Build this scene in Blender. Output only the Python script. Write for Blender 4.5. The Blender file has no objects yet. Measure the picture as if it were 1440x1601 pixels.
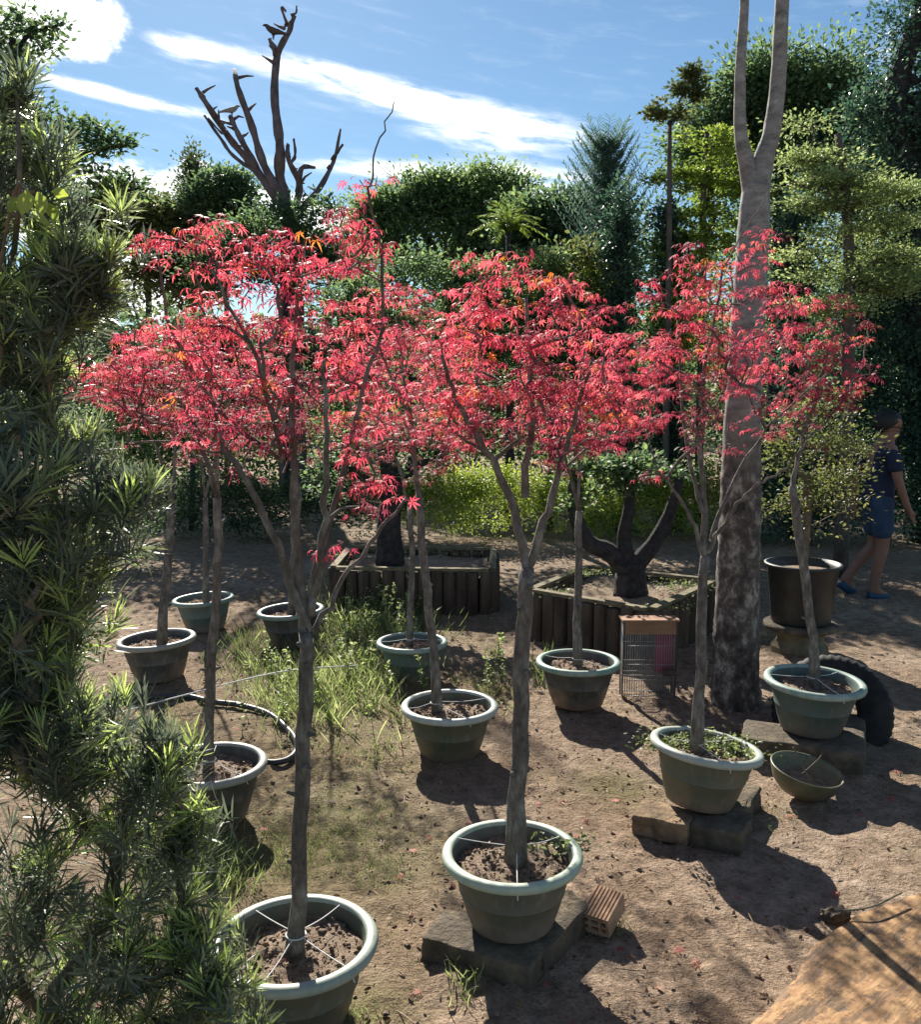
import bpy, math, random
import numpy as np
from mathutils import Vector, Matrix

random.seed(11)
rng = np.random.default_rng(11)
C = bpy.context.scene.collection
R = math.radians
PI = math.pi

# ------------------------------------------------------------------ camera
CAMH, PITCH, F = 1.70, R(7.3), 1400.0
cam_d = bpy.data.cameras.new('camera')
cam = bpy.data.objects.new('camera', cam_d)
C.objects.link(cam)
cam.location = (0, 0, CAMH)
cam.rotation_euler = (PI / 2 - PITCH, 0, 0)
cam_d.sensor_fit = 'HORIZONTAL'
cam_d.sensor_width = 36.0
cam_d.lens = 35.0
cam_d.clip_end = 2000
cam_d.clip_start = 0.05
bpy.context.scene.camera = cam

# ------------------------------------------------------------------ sun, sky, exposure
SUN_AZ, SUN_EL = R(-15), R(33)
S = Vector((math.sin(SUN_AZ) * math.cos(SUN_EL), math.cos(SUN_AZ) * math.cos(SUN_EL), math.sin(SUN_EL)))
sun_d = bpy.data.lights.new('sun', 'SUN')
sun_d.energy = 5.0
sun_d.angle = R(0.5)
sun_d.color = (1.0, 0.93, 0.82)
sun = bpy.data.objects.new('sun', sun_d)
sun.rotation_euler = S.to_track_quat('Z', 'Y').to_euler()
sun.location = S * 30
C.objects.link(sun)

vs = bpy.context.scene.view_settings
vs.view_transform = 'Standard'
vs.look = 'None'
vs.exposure = 1.25
vs.gamma = 1
vs.use_curve_mapping = False
bpy.context.scene.cycles.max_bounces = 8
bpy.context.scene.cycles.transparent_max_bounces = 8

SKY_STRENGTH = 0.05
w = bpy.data.worlds.new('World')
bpy.context.scene.world = w
w.use_nodes = True
wn, wl = w.node_tree.nodes, w.node_tree.links
wn.clear()


def WM(op, a, b=None, c=None):
    n = wn.new('ShaderNodeMath')
    n.operation = op
    for i, v in enumerate((a, b, c)):
        if v is None:
            continue
        if isinstance(v, (int, float)):
            n.inputs[i].default_value = v
        else:
            wl.new(v, n.inputs[i])
    return n.outputs[0]


tc = wn.new('ShaderNodeTexCoord')
sep = wn.new('ShaderNodeSeparateXYZ')
wl.new(tc.outputs['Generated'], sep.inputs[0])
az = WM('MULTIPLY', WM('ARCTAN2', sep.outputs[0], sep.outputs[1]), 180 / PI)
el = WM('MULTIPLY', WM('ARCSINE', sep.outputs[2]), 180 / PI)


def wnoise(sx, sy, slope, scale, detail, off):
    cb = wn.new('ShaderNodeCombineXYZ')
    wl.new(WM('MULTIPLY', az, sx), cb.inputs[0])
    wl.new(WM('MULTIPLY', WM('ADD', el, WM('MULTIPLY', az, slope)), sy), cb.inputs[1])
    cb.inputs[2].default_value = off
    n = wn.new('ShaderNodeTexNoise')
    n.inputs['Scale'].default_value = scale
    n.inputs['Detail'].default_value = detail
    n.inputs['Roughness'].default_value = 0.62
    n.inputs['Distortion'].default_value = 0.25
    wl.new(cb.outputs[0], n.inputs['Vector'])
    return n.outputs[0]


def wblob(a0, e0, ra, re, slope):
    da = WM('DIVIDE', WM('SUBTRACT', az, a0), ra)
    de = WM('DIVIDE', WM('SUBTRACT', WM('SUBTRACT', el, e0), WM('MULTIPLY', WM('SUBTRACT', az, a0), slope)), re)
    q = WM('ADD', WM('MULTIPLY', da, da), WM('MULTIPLY', de, de))
    return WM('EXPONENT', WM('MULTIPLY', q, -1.0))


def wsum(items):
    s = items[0]
    for i in items[1:]:
        s = WM('ADD', s, i)
    return s


# high streaky cloud bands (angles are real directions in the sky)
streak = wsum([
    wblob(-9.0, 18.7, 5.0, 0.7, -0.10), wblob(-2.5, 17.2, 5.0, 0.8, -0.10), wblob(3.0, 15.5, 5.5, 1.1, -0.05), wblob(-1.0, 13.4, 10.0, 0.6, -0.04),
    wblob(4.0, 12.2, 5.0, 0.9, -0.12), wblob(-20.0, 16.6, 6.0, 0.45, -0.12), wblob(-16.0, 19.3, 2.2, 0.7, -0.1),
    wblob(-17, 26.5, 5.0, 0.7, -0.35), wblob(12.0, 24.0, 1.3, 0.6, 0.3), wblob(1, 25.5, 0.9, 0.7, 0.3),
    wblob(-8, 25.8, 4, 0.35, 0.1), wblob(40, 20, 14, 3, 0.1), wblob(-60, 22, 16, 4, 0.0), wblob(120, 25, 30, 5, 0.0), wblob(-150, 30, 30, 5, 0)])
cumul = wsum([
    wblob(-25.0, 20.8, 5.4, 3.1, 0.0), wblob(-26.5, 24.2, 3.6, 2.8, 0.0), wblob(-29, 27, 4, 3, 0.0), wblob(-22.0, 19.6, 2.0, 1.2, 0.0), wblob(-30.5, 18.0, 3.5, 3.0, 0.0),
    wblob(-20.5, 12.3, 2.6, 1.3, 0.0), wblob(-16.0, 12.6, 2.2, 1.1, 0.0), wblob(-12.0, 11.2, 2.8, 1.2, 0.0), wblob(-8.0, 10.6, 3.0, 0.9, 0.0),
    wblob(-22, 9.5, 5.0, 1.5, 0.0), wblob(-19, 6.5, 4.0, 2.0, 0.0)])
n1 = wnoise(0.16, 0.80, 0.14, 1.7, 10, 3.0)
n2 = wnoise(0.30, 0.42, 0.0, 1.5, 8, 9.0)


def wstep(x, lo, hi):
    n = wn.new('ShaderNodeMapRange')
    n.interpolation_type = 'SMOOTHSTEP'
    n.inputs['From Min'].default_value = lo
    n.inputs['From Max'].default_value = hi
    wl.new(x, n.inputs['Value'])
    return n.outputs[0]


m1 = wstep(WM('MULTIPLY', streak, WM('ADD', WM('MULTIPLY', n1, 3.0), -0.62)), 0.14, 1.0)
m2 = wstep(WM('MULTIPLY', cumul, WM('ADD', WM('MULTIPLY', n2, 2.2), -0.25)), 0.30, 0.62)
thin = WM('MULTIPLY', wstep(n1, 0.48, 0.9), 0.14)
cl = WM('MINIMUM', WM('MAXIMUM', WM('MAXIMUM', m1, m2), thin), 1.0)

sky = wn.new('ShaderNodeTexSky')
sky.sky_type = 'NISHITA'
sky.sun_disc = False
sky.sun_elevation = SUN_EL
sky.sun_rotation = SUN_AZ
sky.air_density = 1.0
sky.dust_density = 0.12
sky.ozone_density = 2.6
mix = wn.new('ShaderNodeMix')
mix.data_type = 'RGBA'
wl.new(cl, mix.inputs[0])
tintn = wn.new('ShaderNodeMix')
tintn.data_type = 'RGBA'
tintn.blend_type = 'MULTIPLY'
tintn.inputs[0].default_value = 1
tintn.inputs[7].default_value = (.76, .90, .93, 1)
wl.new(sky.outputs[0], tintn.inputs[6])
wl.new(tintn.outputs[2], mix.inputs[6])
mix.inputs[7].default_value = (13.5, 13.7, 14.0, 1)
bg = wn.new('ShaderNodeBackground')
bg.inputs[1].default_value = SKY_STRENGTH
wl.new(mix.outputs[2], bg.inputs[0])
wo = wn.new('ShaderNodeOutputWorld')
wl.new(bg.outputs[0], wo.inputs[0])


# ------------------------------------------------------------------ helpers
def ray(px, py):
    u, v = (px - 720.0) / F, (800.5 - py) / F
    return np.array([u, math.cos(PITCH) + v * math.sin(PITCH), -math.sin(PITCH) + v * math.cos(PITCH)])


def at(px, py, Y):
    """the point seen at a photo pixel, Y metres ahead"""
    r = ray(px, py)
    return np.array([0, 0, CAMH]) + r * (Y / r[1])


def gnd(px, py, z=0.0):
    r = ray(px, py)
    t = (z - CAMH) / r[2]
    return np.array([0, 0, CAMH]) + r * t


def mpp(Y):
    return Y * 1.03 / F


def tag(o, label=None, cat=None, group=None, kind=None):
    for k, v in (('label', label), ('category', cat), ('group', group), ('kind', kind)):
        if v:
            o[k] = v
    return o


def empty(name, loc, label, cat, group=None):
    o = bpy.data.objects.new(name, None)
    o.empty_display_size = 0.1
    o.location = loc
    C.objects.link(o)
    return tag(o, label, cat, group)


class G:
    """collects faces and links them as one mesh object"""

    def __init__(s):
        s.V, s.T, s.F3, s.F4, s.m3, s.m4, s.n = [], [], [], [], [], [], 0

    def add(s, V, Fs, mat=0, tint=0.5):
        V = np.asarray(V, float).reshape(-1, 3)
        t = np.asarray(tint, float)
        s.T.append(np.full(len(V), float(t)) if t.ndim == 0 else t)
        s.V.append(V)
        if not isinstance(Fs, (list, tuple)) or (len(Fs) and np.ndim(Fs[0]) == 1):
            Fs = [Fs]
        for f in Fs:
            f = np.asarray(f, int)
            if f.size == 0:
                continue
            if f.shape[1] == 3:
                s.F3.append(f + s.n)
                s.m3.append(np.full(len(f), mat))
            else:
                s.F4.append(f + s.n)
                s.m4.append(np.full(len(f), mat))
        s.n += len(V)
        return s

    def build(s, name, mats, parent=None, smooth=True, org=None):
        V = np.concatenate(s.V)
        if org is None and parent is not None:
            org = np.zeros(3)
            p = parent
            while p is not None:
                org = org + np.array(p.location)
                p = p.parent
        if org is not None:
            V = V - np.asarray(org)
        F3 = np.concatenate(s.F3) if s.F3 else np.zeros((0, 3), int)
        F4 = np.concatenate(s.F4) if s.F4 else np.zeros((0, 4), int)
        me = bpy.data.meshes.new(name)
        me.vertices.add(len(V))
        me.vertices.foreach_set('co', V.astype(np.float32).ravel())
        nl = F3.size + F4.size
        me.loops.add(nl)
        me.loops.foreach_set('vertex_index', np.concatenate([F3.ravel(), F4.ravel()]).astype(np.int32))
        npoly = len(F3) + len(F4)
        me.polygons.add(npoly)
        st = np.concatenate([np.arange(len(F3)) * 3, F3.size + np.arange(len(F4)) * 4]).astype(np.int32)
        me.polygons.foreach_set('loop_start', st)
        mi = np.concatenate((s.m3 if s.m3 else [np.zeros(0)]) + (s.m4 if s.m4 else [])).astype(np.int32)
        me.polygons.foreach_set('material_index', mi)
        me.polygons.foreach_set('use_smooth', np.full(npoly, smooth))
        a = me.attributes.new('tint', 'FLOAT', 'POINT')
        a.data.foreach_set('value', np.concatenate(s.T).astype(np.float32))
        me.update(calc_edges=True)
        if not isinstance(mats, (list, tuple)):
            mats = [mats]
        for m in mats:
            me.materials.append(m)
        o = bpy.data.objects.new(name, me)
        if parent is not None:
            o.parent = parent
        elif org is not None:
            o.location = org
        C.objects.link(o)
        return o


def nrm(v):
    v = np.asarray(v, float)
    return v / np.maximum(np.linalg.norm(v, axis=-1, keepdims=True), 1e-9)


def frames(d, n):
    """rotation matrices whose columns are X = d, Y = side, Z = about n"""
    X = nrm(d)
    Y = nrm(np.cross(n, X))
    Z = np.cross(X, Y)
    return np.stack([X, Y, Z], axis=-1)


def inst(g, tv, tf, Rm, T, sc, mat=0, tint=None):
    """copies of one small leaf shape gathered into a mesh"""
    k, m = len(T), len(tv)
    if k == 0:
        return
    sc = np.broadcast_to(np.asarray(sc, float), (k,))
    V = np.einsum('kij,mj->kmi', Rm, tv) * sc[:, None, None] + np.asarray(T)[:, None, :]
    off = (np.arange(k) * m)[:, None, None]
    Fs = [(f[None] + off).reshape(-1, f.shape[1]) for f in tf]
    t = np.repeat(np.full(k, .5) if tint is None else tint, m)
    g.add(V.reshape(-1, 3), Fs, mat, t)


def tube(g, P, r, n=8, mat=0, cap=True, jit=0.0, tint=0.5):
    P = np.asarray(P, float)
    m = len(P)
    r = np.broadcast_to(np.asarray(r, float), (m,)).copy()
    T = np.zeros_like(P)
    T[1:-1] = P[2:] - P[:-2]
    T[0], T[-1] = P[1] - P[0], P[-1] - P[-2]
    T = nrm(T)
    ref = np.array([0, 1.0, 0]) if abs(T[0][1]) < .9 else np.array([1.0, 0, 0])
    N = nrm(np.cross(ref, T[0]))
    a = np.arange(n) * 2 * PI / n
    rings = []
    for i in range(m):
        N = N - T[i] * np.dot(N, T[i])
        N = N / max(np.linalg.norm(N), 1e-9)
        B = np.cross(T[i], N)
        rr = r[i] * (1 + (rng.uniform(-jit, jit, n) if jit else 0))
        rings.append(P[i] + (np.cos(a)[:, None] * N + np.sin(a)[:, None] * B) * np.reshape(rr, (-1, 1)))
    V = np.concatenate(rings)
    i, j = np.meshgrid(np.arange(m - 1), np.arange(n), indexing='ij')
    q = np.stack([i * n + j, i * n + (j + 1) % n, (i + 1) * n + (j + 1) % n, (i + 1) * n + j], -1).reshape(-1, 4)
    Fs = [q]
    if cap:
        V = np.concatenate([V, P[:1], P[-1:]])
        j = np.arange(n)
        Fs.append(np.concatenate([np.stack([np.full(n, m * n), (j + 1) % n, j], -1),
                                  np.stack([np.full(n, m * n + 1), (m - 1) * n + j, (m - 1) * n + (j + 1) % n], -1)]))
    g.add(V, Fs, mat, tint)


def smooth_path(P, k=4):
    """Catmull-Rom through the points"""
    P = np.asarray(P, float)
    Q = np.concatenate([[2 * P[0] - P[1]], P, [2 * P[-1] - P[-2]]])
    out = []
    for i in range(len(P) - 1):
        p0, p1, p2, p3 = Q[i:i + 4]
        for t in np.arange(k) / k:
            out.append(.5 * (2 * p1 + (p2 - p0) * t + (2 * p0 - 5 * p1 + 4 * p2 - p3) * t * t + (3 * p1 - p0 - 3 * p2 + p3) * t ** 3))
    out.append(P[-1])
    return np.array(out)


def lathe(g, prof, c, n=56, mat=0, rot=None, tint=0.5, wob=0.0):
    prof = np.asarray(prof, float)
    a = np.arange(n) * 2 * PI / n
    m = len(prof)
    ww = 1 + wob * np.sin(2 * a + 1.0)
    V = np.stack([prof[:, 0][:, None] * np.cos(a) * ww, prof[:, 0][:, None] * np.sin(a) * ww, np.repeat(prof[:, 1][:, None], n, 1)], -1).reshape(-1, 3)
    if rot is not None:
        V = V @ np.array(rot).T
    i, j = np.meshgrid(np.arange(m - 1), np.arange(n), indexing='ij')
    q = np.stack([i * n + j, i * n + (j + 1) % n, (i + 1) * n + (j + 1) % n, (i + 1) * n + j], -1).reshape(-1, 4)
    g.add(V + np.asarray(c), [q], mat, tint)


def vnoise(x, y, seed=0):
    """2-D value noise, vectorised"""
    xi, yi = np.floor(x).astype(np.int64), np.floor(y).astype(np.int64)
    fx, fy = x - xi, y - yi
    fx, fy = fx * fx * (3 - 2 * fx), fy * fy * (3 - 2 * fy)

    def h(a, b):
        n = (a * 374761393 + b * 668265263 + seed * 982451653) & 0x7fffffff
        n = ((n ^ (n >> 13)) * 1274126177) & 0x7fffffff
        return ((n ^ (n >> 16)) & 0xffff) / 65535.0
    return (h(xi, yi) * (1 - fx) + h(xi + 1, yi) * fx) * (1 - fy) + (h(xi, yi + 1) * (1 - fx) + h(xi + 1, yi + 1) * fx) * fy


def fbm(x, y, o=4, seed=0):
    s, a, t = 0, 1.0, 0
    for i in range(o):
        s = s + a * vnoise(x * 2 ** i + i * 17.3, y * 2 ** i - i * 9.1, seed + i)
        t += a
        a *= .5
    return s / t


def ground_z(x, y):
    x, y = np.asarray(x, float), np.asarray(y, float)
    return (fbm(x * .9, y * .9, 3, 5) - .5) * .05 + (fbm(x * 5, y * 5, 3, 8) - .5) * .022


# ------------------------------------------------------------------ materials
def new_mat(name):
    m = bpy.data.materials.new(name)
    m.use_nodes = True
    nt = m.node_tree
    nt.nodes.clear()
    out = nt.nodes.new('ShaderNodeOutputMaterial')
    return m, nt, out


def ramp(nt, fac, stops):
    r = nt.nodes.new('ShaderNodeValToRGB')
    e = r.color_ramp.elements
    while len(e) < len(stops):
        e.new(.5)
    for el_, (p, c) in zip(e, stops):
        el_.position = p
        el_.color = (*c, 1)
    nt.links.new(fac, r.inputs[0])
    return r.outputs[0]


def noise(nt, scale, detail=4, rough=.6, coord=None, stretch=None):
    n = nt.nodes.new('ShaderNodeTexNoise')
    n.inputs['Scale'].default_value = scale
    n.inputs['Detail'].default_value = detail
    n.inputs['Roughness'].default_value = rough
    if coord is None:
        coord = nt.nodes.new('ShaderNodeTexCoord').outputs['Object']
    if stretch:
        mp = nt.nodes.new('ShaderNodeMapping')
        mp.inputs['Scale'].default_value = stretch
        nt.links.new(coord, mp.inputs[0])
        coord = mp.outputs[0]
    nt.links.new(coord, n.inputs['Vector'])
    return n.outputs[0]


def bump(nt, h, strength, dist):
    b = nt.nodes.new('ShaderNodeBump')
    b.inputs['Strength'].default_value = strength
    b.inputs['Distance'].default_value = dist
    nt.links.new(h, b.inputs['Height'])
    return b.outputs[0]


def leaf_mat(name, stops, rough=.45, trans=.4, tgain=1.5, spec=.5):
    m, nt, out = new_mat(name)
    at_ = nt.nodes.new('ShaderNodeAttribute')
    at_.attribute_name = 'tint'
    col = ramp(nt, at_.outputs['Fac'], stops)
    p = nt.nodes.new('ShaderNodeBsdfPrincipled')
    p.inputs['Roughness'].default_value = rough
    p.inputs['Specular IOR Level'].default_value = spec
    nt.links.new(col, p.inputs['Base Color'])
    t = nt.nodes.new('ShaderNodeBsdfTranslucent')
    mg = nt.nodes.new('ShaderNodeMix')
    mg.data_type = 'RGBA'
    mg.blend_type = 'MULTIPLY'
    mg.inputs[0].default_value = 1
    nt.links.new(col, mg.inputs[6])
    mg.inputs[7].default_value = (tgain, tgain, tgain * .9, 1)
    nt.links.new(mg.outputs[2], t.inputs[0])
    mx = nt.nodes.new('ShaderNodeMixShader')
    mx.inputs[0].default_value = trans
    nt.links.new(p.outputs[0], mx.inputs[1])
    nt.links.new(t.outputs[0], mx.inputs[2])
    nt.links.new(mx.outputs[0], out.inputs[0])
    return m


def surf_mat(name, c1, c2, scale=12, rough=.8, bstr=.4, bdist=.01, c3=None, stretch=None, spec=.3, detail=5, scale2=None, lo=.35, hi=.65):
    m, nt, out = new_mat(name)
    n = noise(nt, scale, detail, .65, stretch=stretch)
    st = [(lo, c1), (hi, c2)]
    if c3:
        st = [(lo, c1), ((lo + hi) / 2, c2), (hi, c3)]
    col = ramp(nt, n, st)
    p = nt.nodes.new('ShaderNodeBsdfPrincipled')
    p.inputs['Roughness'].default_value = rough
    p.inputs['Specular IOR Level'].default_value = spec
    nt.links.new(col, p.inputs['Base Color'])
    n2_ = noise(nt, scale2 or scale * 4, 5, .7, stretch=stretch)
    nt.links.new(bump(nt, n2_, bstr, bdist), p.inputs['Normal'])
    nt.links.new(p.outputs[0], out.inputs[0])
    return m


def ground_mat():
    m, nt, out = new_mat('soil_ground')
    geo = nt.nodes.new('ShaderNodeNewGeometry').outputs['Position']
    a = noise(nt, 1.1, 5, .6, geo)
    b = noise(nt, 14, 6, .7, geo)
    c = noise(nt, 75, 4, .7, geo)
    ca = ramp(nt, b, [(.28, (.185, .137, .10)), (.5, (.385, .293, .215)), (.72, (.57, .445, .34))])
    cb = ramp(nt, a, [(.36, (.72, .66, .60)), (.62, (1.0, 1.0, 1.0))])
    mu = nt.nodes.new('ShaderNodeMix')
    mu.data_type = 'RGBA'
    mu.blend_type = 'MULTIPLY'
    mu.inputs[0].default_value = 1
    nt.links.new(ca, mu.inputs[6])
    nt.links.new(cb, mu.inputs[7])
    # bits of straw and dark crumbs
    cc = ramp(nt, c, [(.30, (.25, .22, .20)), (.45, (.9, .9, .9)), (.62, (1, 1, 1)), (.76, (1.6, 1.5, 1.38))])
    mv = nt.nodes.new('ShaderNodeMix')
    mv.data_type = 'RGBA'
    mv.blend_type = 'MULTIPLY'
    mv.inputs[0].default_value = .85
    nt.links.new(mu.outputs[2], mv.inputs[6])
    nt.links.new(cc, mv.inputs[7])
    # thin moss and algae patches
    d = noise(nt, .75, 6, .65, geo)
    mf = ramp(nt, d, [(.56, (0, 0, 0)), (.68, (1, 1, 1))])
    at_ = nt.nodes.new('ShaderNodeAttribute')
    at_.attribute_name = 'tint'
    ms = nt.nodes.new('ShaderNodeMath')
    ms.operation = 'MULTIPLY'
    nt.links.new(at_.outputs['Fac'], ms.inputs[0])
    nt.links.new(b, ms.inputs[1])
    mg = nt.nodes.new('ShaderNodeMath')
    mg.operation = 'MULTIPLY_ADD'
    nt.links.new(mf, mg.inputs[0])
    mg.inputs[1].default_value = .25
    nt.links.new(ms.outputs[0], mg.inputs[2])
    mm = nt.nodes.new('ShaderNodeMix')
    mm.data_type = 'RGBA'
    nt.links.new(mg.outputs[0], mm.inputs[0])
    nt.links.new(mv.outputs[2], mm.inputs[6])
    mm.inputs[7].default_value = (.12, .13, .035, 1)
    p = nt.nodes.new('ShaderNodeBsdfPrincipled')
    p.inputs['Roughness'].default_value = .95
    p.inputs['Specular IOR Level'].default_value = .15
    nt.links.new(mm.outputs[2], p.inputs['Base Color'])
    ad = nt.nodes.new('ShaderNodeMath')
    ad.operation = 'MULTIPLY_ADD'
    nt.links.new(c, ad.inputs[0])
    ad.inputs[1].default_value = .45
    nt.links.new(b, ad.inputs[2])
    nt.links.new(bump(nt, ad.outputs[0], 1.0, .055), p.inputs['Normal'])
    nt.links.new(p.outputs[0], out.inputs[0])
    return m


M = {}
M['ground'] = ground_mat()
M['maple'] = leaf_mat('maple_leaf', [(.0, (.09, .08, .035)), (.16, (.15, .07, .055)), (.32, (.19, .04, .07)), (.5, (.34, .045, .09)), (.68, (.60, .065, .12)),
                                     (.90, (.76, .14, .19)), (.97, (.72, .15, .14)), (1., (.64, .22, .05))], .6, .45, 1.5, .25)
M['maple_bark'] = surf_mat('maple_bark', (.07, .06, .05), (.165, .15, .13), 34, .88, 1.0, .008, c3=(.33, .32, .28), stretch=(1, 1, .45), lo=.3, hi=.72)
M['podo'] = leaf_mat('podocarpus_leaf', [(0, (.05, .068, .058)), (.55, (.12, .15, .105)), (.8, (.20, .235, .12)), (1, (.44, .57, .16))], .42, .40, 1.7, .5)
M['twig'] = surf_mat('twig_bark', (.09, .07, .05), (.2, .16, .11), 20, .85, .5, .004)
M['bark'] = surf_mat('tree_bark', (.06, .052, .045), (.15, .13, .11), 14, .9, .9, .02, stretch=(1, 1, .35))
M['bark_dark'] = surf_mat('dark_bark', (.02, .02, .024), (.065, .06, .06), 18, .9, .9, .02)
M['bark_bare'] = surf_mat('weathered_bark', (.09, .07, .075), (.20, .155, .16), 10, .85, .8, .02, stretch=(1, 1, .4))
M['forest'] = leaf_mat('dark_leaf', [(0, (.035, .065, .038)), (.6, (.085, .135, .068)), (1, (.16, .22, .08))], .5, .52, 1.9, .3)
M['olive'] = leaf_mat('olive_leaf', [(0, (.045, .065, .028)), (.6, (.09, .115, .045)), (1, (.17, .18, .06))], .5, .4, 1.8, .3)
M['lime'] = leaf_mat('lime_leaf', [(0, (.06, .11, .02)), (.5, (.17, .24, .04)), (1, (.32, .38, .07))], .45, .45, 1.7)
M['pale'] = leaf_mat('pale_layer_leaf', [(0, (.10, .145, .06)), (.5, (.22, .28, .115)), (1, (.36, .41, .18))], .5, .5, 1.6)
M['blue'] = leaf_mat('bluish_needle', [(0, (.035, .085, .07)), (.5, (.075, .14, .115)), (1, (.14, .22, .17))], .4, .3, 1.7)
M['ivy'] = leaf_mat('ivy_leaf', [(0, (.022, .06, .042)), (.6, (.055, .115, .078)), (1, (.11, .18, .11))], .4, .35, 1.6, .4)
M['grass'] = leaf_mat('grass_blade', [(0, (.05, .065, .03)), (.5, (.11, .135, .055)), (.8, (.19, .26, .08)), (1, (.34, .37, .17))], .5, .4, 1.8)
M['litter'] = leaf_mat('dry_leaf', [(0, (.07, .035, .02)), (.5, (.16, .09, .05)), (.8, (.30, .20, .11)), (1, (.36, .07, .06))], .7, .15, 1.2)
M['soil'] = surf_mat('potting_soil', (.14, .105, .075), (.38, .29, .215), 55, .95, 1.0, .02, c3=(.54, .43, .33), spec=.1, lo=.28, hi=.7)
M['string'] = surf_mat('white_string', (.55, .55, .52), (.72, .72, .7), 30, .6, .1, .001)
M['concrete'] = surf_mat('weathered_concrete', (.05, .042, .033), (.115, .095, .07), 11, .92, 1.0, .018, c3=(.24, .19, .12), lo=.25, hi=.75)
M['brick_tan'] = surf_mat('tan_brick', (.075, .06, .045), (.20, .14, .085), 14, .92, 1.0, .014, c3=(.34, .24, .14), lo=.3, hi=.68)
M['terracotta'] = surf_mat('terracotta', (.30, .18, .11), (.46, .31, .20), 22, .85, .4, .002)
M['rubber'] = surf_mat('black_rubber', (.009, .009, .009), (.028, .027, .026), 10, .75, .4, .004)
M['hose'] = surf_mat('black_hose', (.02, .02, .022), (.05, .05, .05), 10, .45, .1, .001, spec=.5)
M['black_pot'] = surf_mat('black_pot', (.018, .02, .02), (.05, .052, .05), 6, .5, .1, .002, spec=.5)
M['log'] = surf_mat('planter_log', (.045, .034, .026), (.13, .10, .07), 8, .9, .9, .01, stretch=(1, 1, .25))
M['log_top'] = surf_mat('log_end_grain', (.10, .085, .05), (.23, .20, .12), 14, .9, .5, .006)
M['wire'] = surf_mat('galvanised_wire', (.18, .18, .175), (.32, .32, .31), 20, .4, .1, .001, spec=.6)
M['cage_wood'] = surf_mat('cage_wood', (.20, .105, .06), (.33, .19, .11), 12, .7, .3, .002, stretch=(.3, 2, 2))
M['cage_pink'] = surf_mat('pink_panel', (.28, .06, .10), (.40, .10, .15), 9, .6, .1, .001)
M['skin'] = surf_mat('skin', (.20, .10, .07), (.26, .135, .095), 8, .55, .05, .001)
M['hair'] = surf_mat('black_hair', (.006, .006, .007), (.02, .018, .017), 60, .45, .7, .004, stretch=(1, 1, .3))
M['navy'] = surf_mat('navy_cloth', (.012, .018, .042), (.022, .030, .065), 7, .85, .4, .012)
M['blue_cloth'] = surf_mat('dark_blue_cloth', (.022, .045, .085), (.038, .068, .12), 8, .85, .4, .012)
M['shoe'] = surf_mat('blue_shoe', (.012, .045, .09), (.02, .065, .12), 12, .5, .1, .001)
M['bird'] = surf_mat('brown_bird', (.05, .04, .038), (.10, .08, .075), 30, .7, .3, .003)
M['bird_pale'] = surf_mat('pale_bird', (.22, .20, .18), (.36, .33, .30), 30, .7, .3, .003)


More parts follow.
